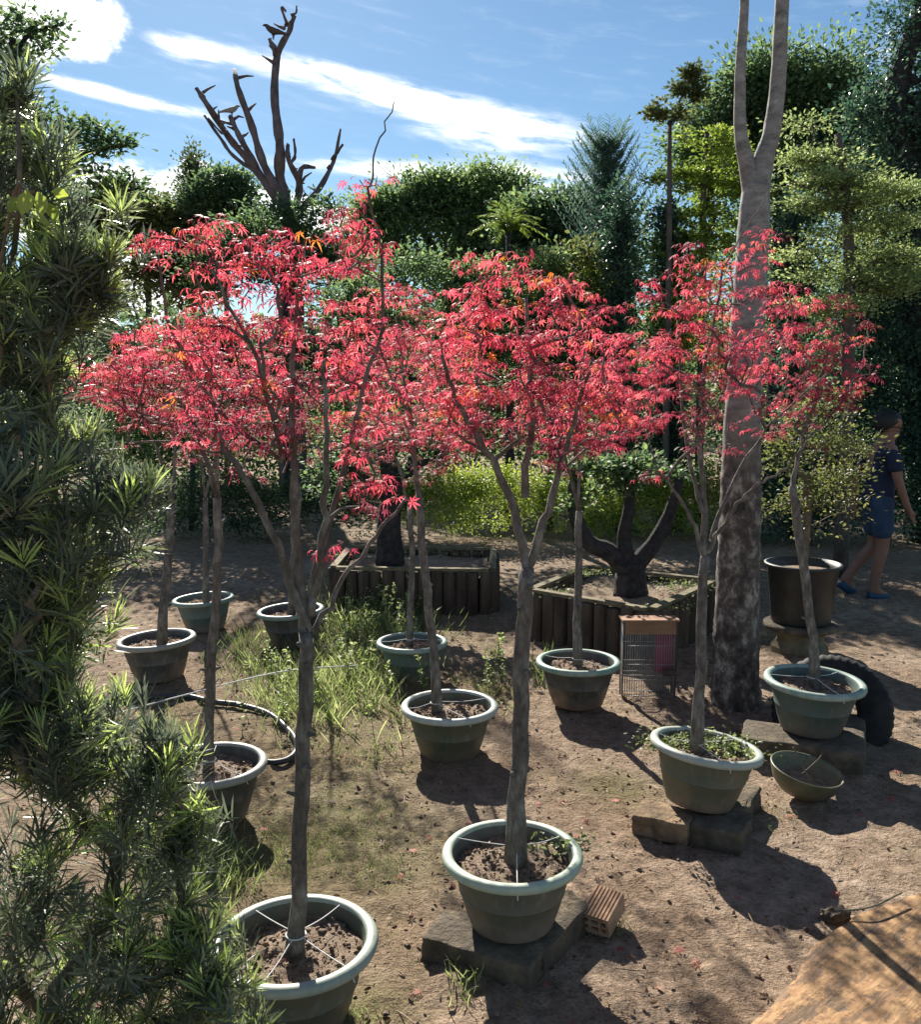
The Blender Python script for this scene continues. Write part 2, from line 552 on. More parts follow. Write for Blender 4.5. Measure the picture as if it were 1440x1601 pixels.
def pot_mat(name, base, dirt, rough=.55):
    m, nt, out = new_mat(name)
    tcx = nt.nodes.new('ShaderNodeTexCoord').outputs['Object']
    a = noise(nt, 7, 6, .7, tcx)
    b = noise(nt, 30, 5, .7, tcx, (1, 1, .3))
    ad = nt.nodes.new('ShaderNodeMath')
    ad.operation = 'MULTIPLY_ADD'
    nt.links.new(b, ad.inputs[0])
    ad.inputs[1].default_value = .5
    nt.links.new(a, ad.inputs[2])
    mid = tuple(.5 * (x + y) for x, y in zip(base, dirt))
    c0 = ramp(nt, ad.outputs[0], [(.52, tuple(x * .72 for x in base)), (.66, base), (.80, mid), (.95, dirt)])
    # soil splashed up the lower wall and streaks of dried lime
    sp = nt.nodes.new('ShaderNodeSeparateXYZ')
    nt.links.new(tcx, sp.inputs[0])
    sc = noise(nt, 26, 5, .75, tcx)
    zz = nt.nodes.new('ShaderNodeMath')
    zz.operation = 'MULTIPLY_ADD'
    nt.links.new(sp.outputs[2], zz.inputs[0])
    zz.inputs[1].default_value = -5.0
    nt.links.new(sc, zz.inputs[2])
    fz = ramp(nt, zz.outputs[0], [(.02, (0, 0, 0)), (.45, (.8, .8, .8))])
    mx = nt.nodes.new('ShaderNodeMix')
    mx.data_type = 'RGBA'
    nt.links.new(fz, mx.inputs[0])
    nt.links.new(c0, mx.inputs[6])
    mx.inputs[7].default_value = (.20, .14, .10, 1)
    st = noise(nt, 40, 3, .6, tcx, (1, 1, .06))
    fs = ramp(nt, st, [(.58, (0, 0, 0)), (.74, (.4, .4, .4))])
    my = nt.nodes.new('ShaderNodeMix')
    my.data_type = 'RGBA'
    nt.links.new(fs, my.inputs[0])
    nt.links.new(mx.outputs[2], my.inputs[6])
    my.inputs[7].default_value = (.24, .24, .20, 1)
    col = my.outputs[2]
    oi = nt.nodes.new('ShaderNodeObjectInfo')
    hs = nt.nodes.new('ShaderNodeHueSaturation')
    for o_, nm, lo_, hi_ in ((0, 'Value', .72, 1.25), (1, 'Saturation', .6, 1.15)):
        rn = nt.nodes.new('ShaderNodeMath')
        rn.operation = 'FRACT'
        rm = nt.nodes.new('ShaderNodeMath')
        rm.operation = 'MULTIPLY'
        nt.links.new(oi.outputs['Random'], rm.inputs[0])
        rm.inputs[1].default_value = 1.0 if o_ == 0 else 7.3
        nt.links.new(rm.outputs[0], rn.inputs[0])
        rg = nt.nodes.new('ShaderNodeMapRange')
        nt.links.new(rn.outputs[0], rg.inputs[0])
        rg.inputs['To Min'].default_value = lo_
        rg.inputs['To Max'].default_value = hi_
        nt.links.new(rg.outputs[0], hs.inputs[nm])
    nt.links.new(col, hs.inputs['Color'])
    col = hs.outputs[0]
    p = nt.nodes.new('ShaderNodeBsdfPrincipled')
    p.inputs['Roughness'].default_value = rough
    nt.links.new(col, p.inputs['Base Color'])
    nt.links.new(bump(nt, b, .25, .003), p.inputs['Normal'])
    nt.links.new(p.outputs[0], out.inputs[0])
    return m


M['pot_olive'] = pot_mat('olive_green_pot', (.085, .10, .066), (.135, .115, .075))
M['pot_teal'] = pot_mat('teal_green_pot', (.06, .12, .10), (.10, .115, .09))
M['pot_dark'] = pot_mat('dark_grey_pot', (.045, .05, .045), (.11, .095, .075))
M['rim_pale'] = pot_mat('pale_green_rim', (.27, .34, .27), (.40, .41, .33), .5)
M['rim_teal'] = pot_mat('teal_rim', (.15, .25, .205), (.33, .36, .30), .5)
M['rim_grey'] = pot_mat('grey_rim', (.26, .28, .24), (.38, .36, .30), .5)


def slab_mat():
    m, nt, out = new_mat('orange_timber')
    tcx = nt.nodes.new('ShaderNodeTexCoord').outputs['Object']
    mp = nt.nodes.new('ShaderNodeMapping')
    mp.inputs['Rotation'].default_value = (0, 0, R(-40))
    mp.inputs['Location'].default_value = (.15, .3, 0)
    nt.links.new(tcx, mp.inputs[0])
    wv = nt.nodes.new('ShaderNodeTexWave')
    wv.wave_type = 'RINGS'
    wv.inputs['Scale'].default_value = 4
    wv.inputs['Distortion'].default_value = 14
    wv.inputs['Detail'].default_value = 8
    wv.inputs['Detail Roughness'].default_value = .72
    nt.links.new(mp.outputs[0], wv.inputs[0])
    n = noise(nt, 5, 10, .76, mp.outputs[0], (1, 9, 1))
    ad = nt.nodes.new('ShaderNodeMath')
    ad.operation = 'MULTIPLY_ADD'
    nt.links.new(wv.outputs[1], ad.inputs[0])
    ad.inputs[1].default_value = .30
    nt.links.new(n, ad.inputs[2])
    col = ramp(nt, ad.outputs[0], [(.40, (.06, .038, .02)), (.54, (.18, .10, .045)), (.68, (.33, .175, .068)), (.88, (.43, .265, .12))])
    p = nt.nodes.new('ShaderNodeBsdfPrincipled')
    p.inputs['Roughness'].default_value = .75
    nt.links.new(col, p.inputs['Base Color'])
    nt.links.new(bump(nt, ad.outputs[0], .7, .01), p.inputs['Normal'])
    nt.links.new(p.outputs[0], out.inputs[0])
    return m


M['slab'] = slab_mat()

# ------------------------------------------------------------------ ground
xs = np.concatenate([[-900, -300, -100, -50, -25, -14, -9, -6.5], np.arange(-5, 5.001, .04), [6.5, 9, 14, 25, 50, 100, 300, 900]])
ys = np.concatenate([[-300, -80, -20, -6, -2, -.5], np.arange(.6, 9.0, .04), np.arange(9, 16, .25), [17, 19, 23, 30, 45, 80, 200, 600, 1500]])
gx, gy = np.meshgrid(xs, ys, indexing='ij')
near = (np.abs(gx) < 6) & (gy > -1) & (gy < 16)
gz = np.where(near, ground_z(gx, gy), 0)
clod = np.maximum(fbm(gx * 17, gy * 17, 4, 21) - .54, 0) * .09
gz = gz + np.where(near & (gy < 8), clod, 0)
# moss where the photograph has weeds and yellow-green patches
moss = np.zeros_like(gx)
for (mx_, my_, mr_, ms_) in ((*gnd(500, 1120)[:2], .75, .75), (*gnd(430, 1330)[:2], .55, .55), (*gnd(520, 1290)[:2], .5, .6), (*gnd(965, 1228)[:2], .17, 1.2),
                             (*gnd(560, 1590)[:2], .16, 1.1), (*gnd(640, 1350)[:2], .3, .4), (*gnd(600, 1000)[:2], 1.0, .5)):
    moss += ms_ * np.exp(-((gx - mx_) ** 2 + (gy - my_) ** 2) / mr_ ** 2)
g = G()
nx, ny = len(xs), len(ys)
i, j = np.meshgrid(np.arange(nx - 1), np.arange(ny - 1), indexing='ij')
q = np.stack([i * ny + j, (i + 1) * ny + j, (i + 1) * ny + j + 1, i * ny + j + 1], -1).reshape(-1, 4)
g.add(np.stack([gx, gy, gz], -1).reshape(-1, 3), [q], 0, np.clip(moss, 0, 1).ravel())
tag(g.build('ground', M['ground']), kind='structure')


# ------------------------------------------------------------------ leaf shapes
def maple_leaf(droop, nl=7, seed=0):
    r_ = np.random.default_rng(seed)
    V, T3, Q4 = [], [], []
    ang = np.linspace(-128, 128, nl)
    for k, a in enumerate(ang):
        L = (1 - .5 * (abs(a) / 128) ** 1.6) * r_.uniform(.9, 1.08)
        a = R(a + r_.uniform(-6, 6))
        c, s = math.cos(a), math.sin(a)
        b = len(V)
        for (t, wd) in ((0.02, 0), (.42, -.085), (.42, .085), (.74, -.06), (.74, .06), (1.0, 0)):
            r = t * L
            x, y = r * c - wd * s, r * s + wd * c
            zz = -droop * r * r + .10 * math.sin(min(r, 1) * PI) - (.03 if wd else 0)
            sh = 1 - .22 * droop * r
            V.append((x * sh, y * sh, zz))
        T3 += [(b, b + 2, b + 1), (b + 3, b + 4, b + 5)]
        Q4 += [(b + 1, b + 2, b + 4, b + 3)]
    b = len(V)          # the leaf stalk
    V += [(-.75, 0, -.18), (0.02, -.018, 0), (0.02, .018, 0)]
    T3.append((b, b + 1, b + 2))
    return np.array(V), [np.array(T3), np.array(Q4)]


MAPLE = [maple_leaf(.35, 7, 1), maple_leaf(.62, 7, 2), maple_leaf(.95, 7, 3), maple_leaf(.7, 5, 4)]


def ovate(wd=.3, fold=.06):
    V = np.array([(0, 0, 0), (.3, -wd * .8, fold), (.3, wd * .8, fold), (.65, -wd * .75, fold), (.65, wd * .75, fold), (1, 0, -.06), (.3, 0, 0), (.65, 0, -.01)])
    T = np.array([(0, 6, 1), (0, 2, 6), (3, 7, 5), (7, 4, 5)])
    Q = np.array([(1, 6, 7, 3), (6, 2, 4, 7)])
    return V, [T, Q]


def diamond(wd=.3):
    V = np.array([(0, 0, 0), (.5, -wd, .05), (1, 0, -.05), (.5, wd, .05)])
    return V, [np.array([(0, 1, 2), (0, 2, 3)])]


def strap(wd=.07, arch=.10):
    V = np.array([(0, -wd * .4, 0), (0, wd * .4, 0), (.35, -wd, arch * .8), (.35, wd, arch * .8), (.75, -wd * .8, arch * .6), (.75, wd * .8, arch * .6), (1, 0, 0)])
    return V, [np.array([(0, 2, 3, 1), (2, 4, 5, 3)]), np.array([(4, 6, 5)])]


OV, DI, ST = ovate(), diamond(.32), strap()


def rdir(n, zlo=-1, zhi=1):
    z = rng.uniform(zlo, zhi, n)
    a = rng.uniform(0, 2 * PI, n)
    s = np.sqrt(np.maximum(1 - z * z, 0))
    return np.stack([s * np.cos(a), s * np.sin(a), z], -1)


# ------------------------------------------------------------------ branch growth
def grow(paths, radii, targets, start=0, up=.5, step=.10, tip=.0022, expo=.47, wig=.012, reach_pen=2.5):
    """paths: list of polylines (first the trunk, others start on it). Twigs are grown from them to each target.
    Returns chains [(points, radii)] to be drawn as tubes and the incoming direction at every target."""
    N, par, rad0, ok = [], [], [], []
    for pi_, (P, rr) in enumerate(zip(paths, radii)):
        P = np.asarray(P)
        rr = np.broadcast_to(rr, (len(P),))
        for k in range(len(P)):
            if k == 0:
                if pi_ == 0:
                    par.append(-1)
                else:
                    dd = [np.linalg.norm(n_ - P[0]) for n_ in N]
                    par.append(int(np.argmin(dd)))
            else:
                par.append(len(N) - 1)
            N.append(P[k])
            rad0.append(rr[k])
            ok.append(pi_ > 0 or k >= start)
    N0 = len(N)
    fork = np.asarray(N[start])
    order = np.argsort([np.linalg.norm(t - fork) for t in targets])
    ends = {}
    A = np.array(N)
    for ti in order:
        t = np.asarray(targets[ti])
        d = np.linalg.norm(A - t, axis=1) + reach_pen * np.maximum(A[:, 2] - t[2] + .02, 0) + np.where(ok, 0, 50)
        k = int(np.argmin(d))
        a = A[k]
        L = np.linalg.norm(t - a)
        m = max(2, int(L / step))
        ctrl = a + (t - a) * .45 + np.array([0, 0, up * L * .35])
        s = np.arange(1, m + 1)[:, None] / m
        pts = (1 - s) ** 2 * a + 2 * s * (1 - s) * ctrl + s * s * t + rng.normal(0, wig, (m, 3)) * (s < 1)
        new = []
        for q_ in pts:
            par.append(k)
            k = len(N)
            N.append(q_)
            rad0.append(0)
            ok.append(True)
            new.append(q_)
        A = np.concatenate([A, np.array(new)])
        ends[ti] = k
    n = len(N)
    cnt = np.zeros(n)
    for k in ends.values():
        cnt[k] += 1
    ch = [[] for _ in range(n)]
    for k in range(n - 1, 0, -1):
        cnt[par[k]] += cnt[k] if par[k] < k else 0
    for k in range(1, n):
        ch[par[k]].append(k)
    rad = np.array([max(rad0[k], tip * max(cnt[k], 1) ** expo) if k >= N0 else max(rad0[k], tip) for k in range(n)])
    chains, stack = [], [(-1, 0)]
    while stack:
        p, k = stack.pop()
        idx = ([p] if p >= 0 else []) + [k]
        while ch[k]:
            c_ = sorted(ch[k], key=lambda z: (z < N0, cnt[z]), reverse=True)
            stack += [(k, z) for z in c_[1:]]
            k = c_[0]
            idx.append(k)
        P = np.array([N[z] for z in idx])
        rr = rad[idx].copy()
        if p >= 0 and len(rr) > 1:
            rr[0] = min(rr[0], rr[1] * 1.15)
        chains.append((P, rr))
    dirs = np.array([N[ends[i_]] - N[par[ends[i_]]] for i_ in range(len(targets))])
    return chains, dirs


def draw(g, chains, mat=0, big=10, jit=0.0, rmin=0):
    for P, r in chains:
        if len(P) < 2 or r.max() < rmin:
            continue
        n = big if r.max() > .012 else (6 if r.max() > .005 else 4)
        tube(g, P, r, n, mat, cap=r.max() > .008, jit=jit if r.max() > .01 else 0)


def sample_blobs(blobs, n, Y, ydepth=1.0, shell=.55):
    """points inside crowns given as (px, py, rx, ry[, dy, weight]) in photo pixels at distance Y"""
    ar = np.array([b[2] * b[3] * (b[5] if len(b) > 5 else 1) for b in blobs], float)
    k = rng.choice(len(blobs), n, p=ar / ar.sum())
    P = []
    for q_ in k:
        b = blobs[q_]
        c = at(b[0], b[1], Y)
        d = rdir(1)[0] * rng.uniform(shell, 1) ** .6 * (1 + .32 * rng.random() ** 4)
        s = mpp(Y)
        P.append(c + d * np.array([b[2] * s, b[2] * s * ydepth, b[3] * s]) + np.array([0, b[4] if len(b) > 4 else 0, 0]))
    return np.array(P)


PEB = (np.array([(1, 0, 0), (-1, 0, 0), (0, 1, 0), (0, -1, 0), (0, 0, .7), (0, 0, -.7), (.6, .6, .3), (-.6, .6, .35), (.6, -.6, .3), (-.6, -.6, .35)], float),
       [np.array([(4, 0, 6), (4, 6, 2), (4, 2, 7), (4, 7, 1), (4, 1, 9), (4, 9, 3), (4, 3, 8), (4, 8, 0), (5, 6, 0), (5, 2, 6), (5, 7, 2), (5, 1, 7), (5, 9, 1), (5, 3, 9), (5, 8, 3), (5, 0, 8)])])
# ------------------------------------------------------------------ potted maples
POT_H = .56      # height over rim diameter


def make_pot(root, base, D, body, rim, tilt=None, soil_tint=.5, soil_mat='soil', tall=1.0):
    rot = None if tilt is None else np.array(Matrix.Rotation(tilt[0], 3, 'Y') @ Matrix.Rotation(tilt[1], 3, 'X'))
    h = tall
    g = G()
    lathe(g, np.array([(0, .004), (.27, .004), (.292, .012), (.30, .03), (.335, .13), (.372, .262), (.379, .268), (.379, .276), (.376, .282), (.41, .40), (.425, .47), (.43, .485)]) * D * np.array([1, h]), base, rot=rot, wob=.006)
    lathe(g, np.array([(.425, .52), (.415, .50), (.405, .42), (.39, .36)]) * D * np.array([1, h]), base, rot=rot, wob=.006)
    po = g.build('pot', M[body], root)
    g = G()
    t = np.array([(.428, .484), (.470, .474), (.492, .483), (.500, .503), (.497, .526), (.484, .540), (.462, .546), (.440, .543), (.427, .534), (.424, .516)]) * D
    t[:, 1] += (h - 1) * .5 * D
    lathe(g, t, base, n=72, rot=rot, wob=.006)
    ro = g.build('rim', M[rim], po)
    # soil: a slightly mounded, crumbly disc
    g = G()
    nr, na = 12, 48
    rr = np.linspace(0.001, .408, nr) * D
    a = np.arange(na) * 2 * PI / na
    X, Y_ = rr[:, None] * np.cos(a), rr[:, None] * np.sin(a)
    Z = (.425 * h + .03 * (1 - (rr[:, None] / (.41 * D)) ** 2)) * D + (fbm(X * 22 + base[0] * 9, Y_ * 22, 3, 3) - .5) * .045
    V = np.stack([X, Y_, Z], -1).reshape(-1, 3)
    if rot is not None:
        V = V @ rot.T
    i, j = np.meshgrid(np.arange(nr - 1), np.arange(na), indexing='ij')
    q = np.stack([i * na + j, (i + 1) * na + j, (i + 1) * na + (j + 1) % na, i * na + (j + 1) % na], -1).reshape(-1, 4)
    g.add(V + base, [q])
    kk_ = 420
    cr = .385 * D * np.sqrt(rng.random(kk_))
    ca = rng.uniform(0, 2 * PI, kk_)
    cx_, cy_ = cr * np.cos(ca), cr * np.sin(ca)
    cz_ = (.425 * h + .03 * (1 - (cr / (.41 * D)) ** 2)) * D + (fbm(cx_ * 22 + base[0] * 9, cy_ * 22, 3, 3) - .5) * .045
    cp = np.column_stack([cx_, cy_, cz_ + .001])
    if rot is not None:
        cp = cp @ rot.T
    inst(g, PEB[0], PEB[1], frames(rdir(kk_, -.3, .3), rdir(kk_, .5, 1)), cp + base, .002 + .009 * rng.random(kk_) ** 2.5)
    inst(g, *ovate(.3, .12), frames(rdir(40, -.3, .3), rdir(40, .5, 1)), cp[:40] + base + [0, 0, .004], rng.uniform(.008, .025, 40), 1, rng.beta(1.6, 2, 40))
    g.build('soil', [M[soil_mat], M['litter']], root)
    top = np.array([0, 0, .45 * D * h])
    return base + (top if rot is None else rot @ top), rot


def ties(root, base, D, trunk_pt, n, rot, zr=.53):
    g = G()
    a0 = rng.uniform(0, 2 * PI)
    for k in range(n):
        a = a0 + k * 2 * PI / n + rng.uniform(-.3, .3)
        e = np.array([.46 * D * math.cos(a), .46 * D * math.sin(a), zr * D])
        if rot is not None:
            e = rot @ e
        e = e + base
        s = trunk_pt + np.array([math.cos(a), math.sin(a), 0]) * .022
        mid = (s + e) / 2 - np.array([0, 0, rng.uniform(.002, .012)])
        tube(g, smooth_path([s, mid, e], 4), .0016, 5)
        tube(g, [e, e * 1 + np.array([.02 * math.cos(a), .02 * math.sin(a), -.03])], .0016, 5)
    # loop round the trunk
    an = np.linspace(0, 2 * PI, 15)
    tube(g, np.stack([trunk_pt[0] + .027 * np.cos(an), trunk_pt[1] + .027 * np.sin(an), np.full(15, trunk_pt[2])], -1), .0022, 5, cap=False)
    g.build('tie_string', M['string'], root)


def leaf_clusters(g, P, dirs, size, kmin=5, kmax=9, tint=.62, spread=.045, Y=3.0, age_shade=None):
    """each twig end carries a flat spray of drooping palmate leaves"""
    T, D_, N_, S_, t_ = [], [], [], [], []
    for i_, (p, d) in enumerate(zip(P, dirs)):
        k = rng.integers(kmin, kmax + 1)
        a0 = rng.uniform(0, 2 * PI)
        cl_t = np.clip(tint + rng.normal(0, .13) if age_shade is None else age_shade[i_] + rng.normal(0, .09), 0, 1)
        for q_ in range(k):
            a = a0 + q_ * 2.4 + rng.uniform(-.4, .4)
            r = spread * (.25 + .85 * math.sqrt(q_ / k)) * rng.uniform(.8, 1.2)
            dr = np.array([math.cos(a), math.sin(a), rng.uniform(-.55, .10)])
            T.append(p + np.array([math.cos(a) * r, math.sin(a) * r, rng.uniform(-.016, .012) - .25 * r]))
            D_.append(dr)
            N_.append(np.array([0, 0, 1]) + rng.normal(0, .38, 3))
            S_.append(size * rng.uniform(.55, 1.35))
            t_.append(np.clip(cl_t + rng.normal(0, .06), 0, 1))
    T, D_, N_, S_, t_ = map(np.array, (T, D_, N_, S_, t_))
    Rm = frames(D_, N_)
    pick = rng.integers(0, len(MAPLE), len(T))
    for k in range(len(MAPLE)):
        s = pick == k
        inst(g, *MAPLE[k], Rm[s], T[s], S_[s], 0, t_[s])


def maple(label, rim_px, Y, D, hbase, trunk_px, branches, blobs, nclus, leaf=.052, trunk_r=.022, body='pot_olive', rim='rim_pale', tilt=None, nties=3, tint=.62,
          ydep=.9, soil_mat='soil', shoots=(), kk=(5, 9), low_dark=.30, base_xy=None, spread=.05):
    b = at(rim_px[0], rim_px[1], Y)
    base = np.array([b[0], b[1], hbase])
    root = empty('potted_maple', base, label, 'potted tree', 'red maples growing in plastic pots')
    top, rot = make_pot(root, base, D, body, rim, tilt, soil_mat=soil_mat)
    tp = smooth_path([at(x, y, Y) for x, y in trunk_px], 4)
    tp[0] = [tp[0][0], base[1], top[2] - .03]
    tp = tp + np.where(np.arange(len(tp))[:, None] > 1, rng.normal(0, .0035, (len(tp), 3)), 0)
    m = len(tp)
    tr = trunk_r * np.linspace(1.05, .86, m)
    tr[0] *= 1.35
    tr[1] *= 1.1
    paths, radii = [tp], [tr]
    for bi, (pts, r0, r1, dy) in enumerate(branches):
        P = [at(x, y, Y + dy * k / max(1, len(pts) - 1)) for k, (x, y) in enumerate(pts)]
        P = smooth_path(P, 5)
        P = P + rng.normal(0, .004, P.shape) * (np.arange(len(P))[:, None] > 0)
        paths.append(P)
        radii.append(np.linspace(r0, r1, len(P)))
    blobs = list(blobs) + [(b_[0], b_[1] + b_[3] * .9, b_[2] * .95, b_[3] * .7, 0, .22) for b_ in blobs if b_[3] > 28]
    targets = sample_blobs(blobs, int(nclus * 1.9), Y, ydep, .35)
    leaf, spread = leaf * .55, spread * .88
    # sprays sit in loose horizontal tiers
    zz = targets[:, 2]
    tier = .075
    targets[:, 2] = zz * .75 + (np.round(zz / tier) * tier) * .25
    sh = [at(x, y, Y) for x, y in shoots]
    chains, dirs = grow(paths, radii, targets, start=m - 2, up=.55, step=.07, tip=.0013, expo=.38, wig=.007)
    g = G()
    draw(g, chains, 0, 10, .05)
    # knots and cut stubs
    for k in range(7):
        i_ = rng.integers(3, max(4, m - 1))
        a = rng.uniform(0, 2 * PI)
        dd = np.array([math.cos(a), math.sin(a), rng.uniform(.2, .9)])
        p = tp[i_]
        tube(g, [p, p + nrm(dd) * (trunk_r * 1.0 + .004), p + nrm(dd) * (trunk_r * 1.0 + rng.uniform(.008, .03))], [trunk_r * .5, trunk_r * .34, trunk_r * .25], 6)
    g.build('trunk', M['maple_bark'], root)
    g = G()
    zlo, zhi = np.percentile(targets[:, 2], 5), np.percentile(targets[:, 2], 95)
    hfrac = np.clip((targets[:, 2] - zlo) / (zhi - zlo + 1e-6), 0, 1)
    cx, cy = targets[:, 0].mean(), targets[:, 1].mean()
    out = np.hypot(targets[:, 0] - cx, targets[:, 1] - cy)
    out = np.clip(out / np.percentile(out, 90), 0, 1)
    upper_outer = np.clip(.55 * hfrac + .55 * out, 0, 1)
    age_shade = tint * (low_dark + (1 - low_dark) * np.clip(upper_outer * 1.5, 0, 1)) + rng.normal(0, .13, len(upper_outer))  # lower inner leaves darker: older growth plus crown shade put into the colour
    age_shade = np.where(rng.random(len(age_shade)) < .02, 1.0, age_shade)
    leaf_clusters(g, targets, dirs, leaf, kk[0], kk[1], tint, spread, Y, np.clip(age_shade, 0, 1))
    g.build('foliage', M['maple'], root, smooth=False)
    if nties:
        ti = tp[2] if m > 2 else tp[1]
        ties(root, base, D, np.array([tp[1][0], tp[1][1], top[2] + .05]), nties, rot)
    return root, base, D


maple('red maple in the frontmost pot, which the leafy shrub half hides', (461, 1460), 2.27, .450, 0.0,
      [(461, 1512), (468, 1300), (476, 1110), (482, 985)],
      [([(482, 985), (440, 870), (395, 770), (345, 690)], .013, .006, -.1), ([(482, 985), (455, 850), (440, 700), (425, 520), (395, 370)], .018, .005, .1), ([(480, 1000), (466, 890), (462, 770), (458, 600), (470, 430)], .016, .004, .02), ([(486, 960), (508, 840), (512, 700), (505, 560)], .012, .004, -.15),
       ([(482, 985), (478, 820), (500, 640), (540, 450), (545, 350)], .015, .004, -.08), ([(487, 990), (530, 920), (585, 840), (635, 780)], .008, .004, .1),
       ([(484, 930), (520, 790), (560, 640), (598, 480), (578, 292)], .009, .003, .05), ([(440, 700), (400, 560), (330, 420)], .008, .003, -.1),
       ([(578, 292), (590, 235), (616, 160)], .0028, .0014, 0.02), ([(440, 720), (350, 650), (270, 520), (245, 400)], .008, .003, .1)],
      [(265, 385, 70, 24), (350, 360, 62, 34), (420, 390, 60, 35), (520, 385, 72, 40), (545, 340, 40, 20), (395, 455, 105, 45, 0, .7), (300, 515, 80, 30, 0, .8),
       (430, 560, 140, 70, 0, .75), (410, 660, 120, 50, 0, .8), (590, 640, 60, 50, 0, .7), (590, 765, 50, 24), (520, 850, 30, 14), (560, 700, 60, 30, 0, .6), (560, 480, 70, 50, 0, .5), (390, 870, 12, 5), (575, 285, 22, 12, 0, 2)],
      140, .048, .0215, 'pot_olive', 'rim_pale', None, 4, .70, .7, kk=(4, 8), low_dark=.26, spread=.05)
maple('red maple in the pot on two grey blocks, a grooved brick beside it', (801, 1317), 2.60, .432, .085,
      [(806, 1318), (812, 1180), (817, 1020), (824, 890)],
      [([(824, 890), (800, 790), (770, 720), (720, 640), (690, 560)], .015, .005, -.1), ([(824, 890), (819, 780), (832, 650), (820, 470)], .017, .005, .1),
       ([(830, 880), (862, 775), (890, 680), (925, 560)], .014, .004, -.05), ([(819, 780), (790, 650), (770, 520)], .009, .003, .15)],
      [(785, 400, 48, 24), (820, 470, 120, 55), (735, 480, 50, 50), (760, 570, 115, 85), (895, 560, 90, 80), (850, 640, 100, 65), (710, 640, 50, 45), (930, 640, 60, 60)],
      150, .045, .026, 'pot_olive', 'rim_pale', None, 3, .74, .9)
maple('red maple in the tilted pot on bricks beside the wire cage', (1095, 1163), 3.43, .445, .085,
      [(1090, 1150), (1096, 1010), (1101, 870)],
      [([(1101, 870), (1098, 750), (1100, 600), (1130, 420)], .015, .004, .1), ([(1101, 870), (1075, 800), (1040, 745), (1015, 735)], .009, .003, -.1),
       ([(1105, 865), (1130, 822), (1152, 788), (1192, 752), (1226, 735), (1260, 690)], .010, .003, -.15), ([(1112, 845), (1150, 745), (1200, 670), (1290, 590)], .010, .003, .1),
       ([(1098, 800), (1072, 680), (1060, 500)], .010, .003, .2), ([(1130, 420), (1170, 350), (1211, 290)], .003, .0014, 0)],
      [(1130, 400, 82, 26), (1075, 372, 20, 10), (1195, 370, 26, 12), (1210, 284, 12, 5, 0, 2), (1075, 455, 62, 35), (1160, 480, 95, 40), (1085, 560, 75, 60), (1065, 640, 55, 40),
       (1165, 600, 70, 70, 0, .8), (1015, 735, 22, 10), (1180, 540, 80, 50)],
      115, .045, .022, 'pot_olive', 'rim_pale', (R(7), R(-3)), 3, .66, .9, soil_mat='soil')
maple('red maple in the teal pot on stone slabs, in front of the tall black pot', (1270, 1062), 4.15, .465, .115,
      [(1276, 1055), (1264, 940), (1246, 820), (1240, 760)],
      [([(1240, 760), (1256, 680), (1292, 560), (1312, 490)], .013, .004, .1), ([(1240, 760), (1234, 650), (1226, 520)], .012, .004, -.1), ([(1256, 690), (1310, 640), (1350, 560), (1358, 500)], .006, .003, .1)],
      [(1260, 475, 75, 22), (1300, 520, 62, 34), (1225, 545, 75, 45), (1300, 590, 60, 40), (1255, 640, 62, 36, 0, .7), (1330, 625, 24, 10), (1340, 500, 20, 10)],
      85, .045, .022, 'pot_teal', 'rim_teal', (R(2), R(2)), 3, .64, .9)
maple('red maple in the pot directly behind the one on grey blocks, standing on bare earth', (703, 1098), 4.12, .463, 0.0,
      [(684, 1090), (674, 980), (661, 870), (655, 780)],
      [([(655, 780), (640, 650), (620, 500)], .013, .004, .1), ([(655, 780), (690, 715), (725, 600)], .012, .004, -.1), ([(640, 650), (600, 560), (575, 480)], .008, .003, .1)],
      [(640, 610, 95, 100), (620, 470, 60, 42), (690, 520, 60, 70), (590, 560, 60, 60), (700, 660, 55, 60)],
      125, .046, .021, 'pot_olive', 'rim_pale', None, 4, .70, .9)
maple('red maple in the dark pot between the log planter and the wire cage', (904, 1030), 4.78, .462, 0.02,
      [(903, 1028), (904, 920), (906, 800)],
      [([(906, 800), (890, 735), (868, 640)], .012, .004, .1), ([(906, 800), (930, 715), (965, 610)], .012, .004, -.1), ([(906, 800), (905, 680), (915, 520)], .010, .004, 0)],
      [(930, 520, 75, 50), (965, 620, 78, 65), (915, 680, 80, 32), (1000, 560, 42, 45, 0, 1.8), (1015, 640, 34, 30, 0, 1.6), (870, 600, 60, 70), (935, 470, 32, 14)],
      130, .048, .022, 'pot_dark', 'rim_teal', None, 2, .70, .9)
maple('red maple in the pot with a black hose looping round it', (330, 1186), 3.46, .445, 0.0,
      [(325, 1200), (330, 1050), (343, 880), (341, 780)],
      [([(341, 780), (300, 660), (230, 560)], .012, .004, .1), ([(341, 780), (365, 660), (380, 540)], .012, .004, -.1), ([(341, 780), (335, 640), (310, 520)], .010, .004, 0)],
      [(150, 585, 62, 30, 0, 1.8), (110, 580, 26, 14, 0, 2), (250, 555, 95, 60), (320, 610, 110, 75), (230, 640, 70, 40), (340, 540, 80, 45), (200, 600, 70, 45)],
      110, .047, .019, 'pot_dark', 'rim_grey', None, 3, .68, .9)
maple('red maple in the dark grey pot touching the leafy shrub, trunk leaning', (247, 984), 5.30, .466, 0.0,
      [(252, 985), (262, 880), (269, 790)],
      [([(269, 790), (272, 690), (250, 580)], .011, .004, .1), ([(269, 790), (240, 690), (190, 610)], .010, .004, -.1)],
      [(235, 560, 85, 55), (170, 610, 50, 30), (290, 600, 60, 55)],
      60, .05, .026, 'pot_dark', 'rim_grey', (R(-3), 0), 0, .62, .9)
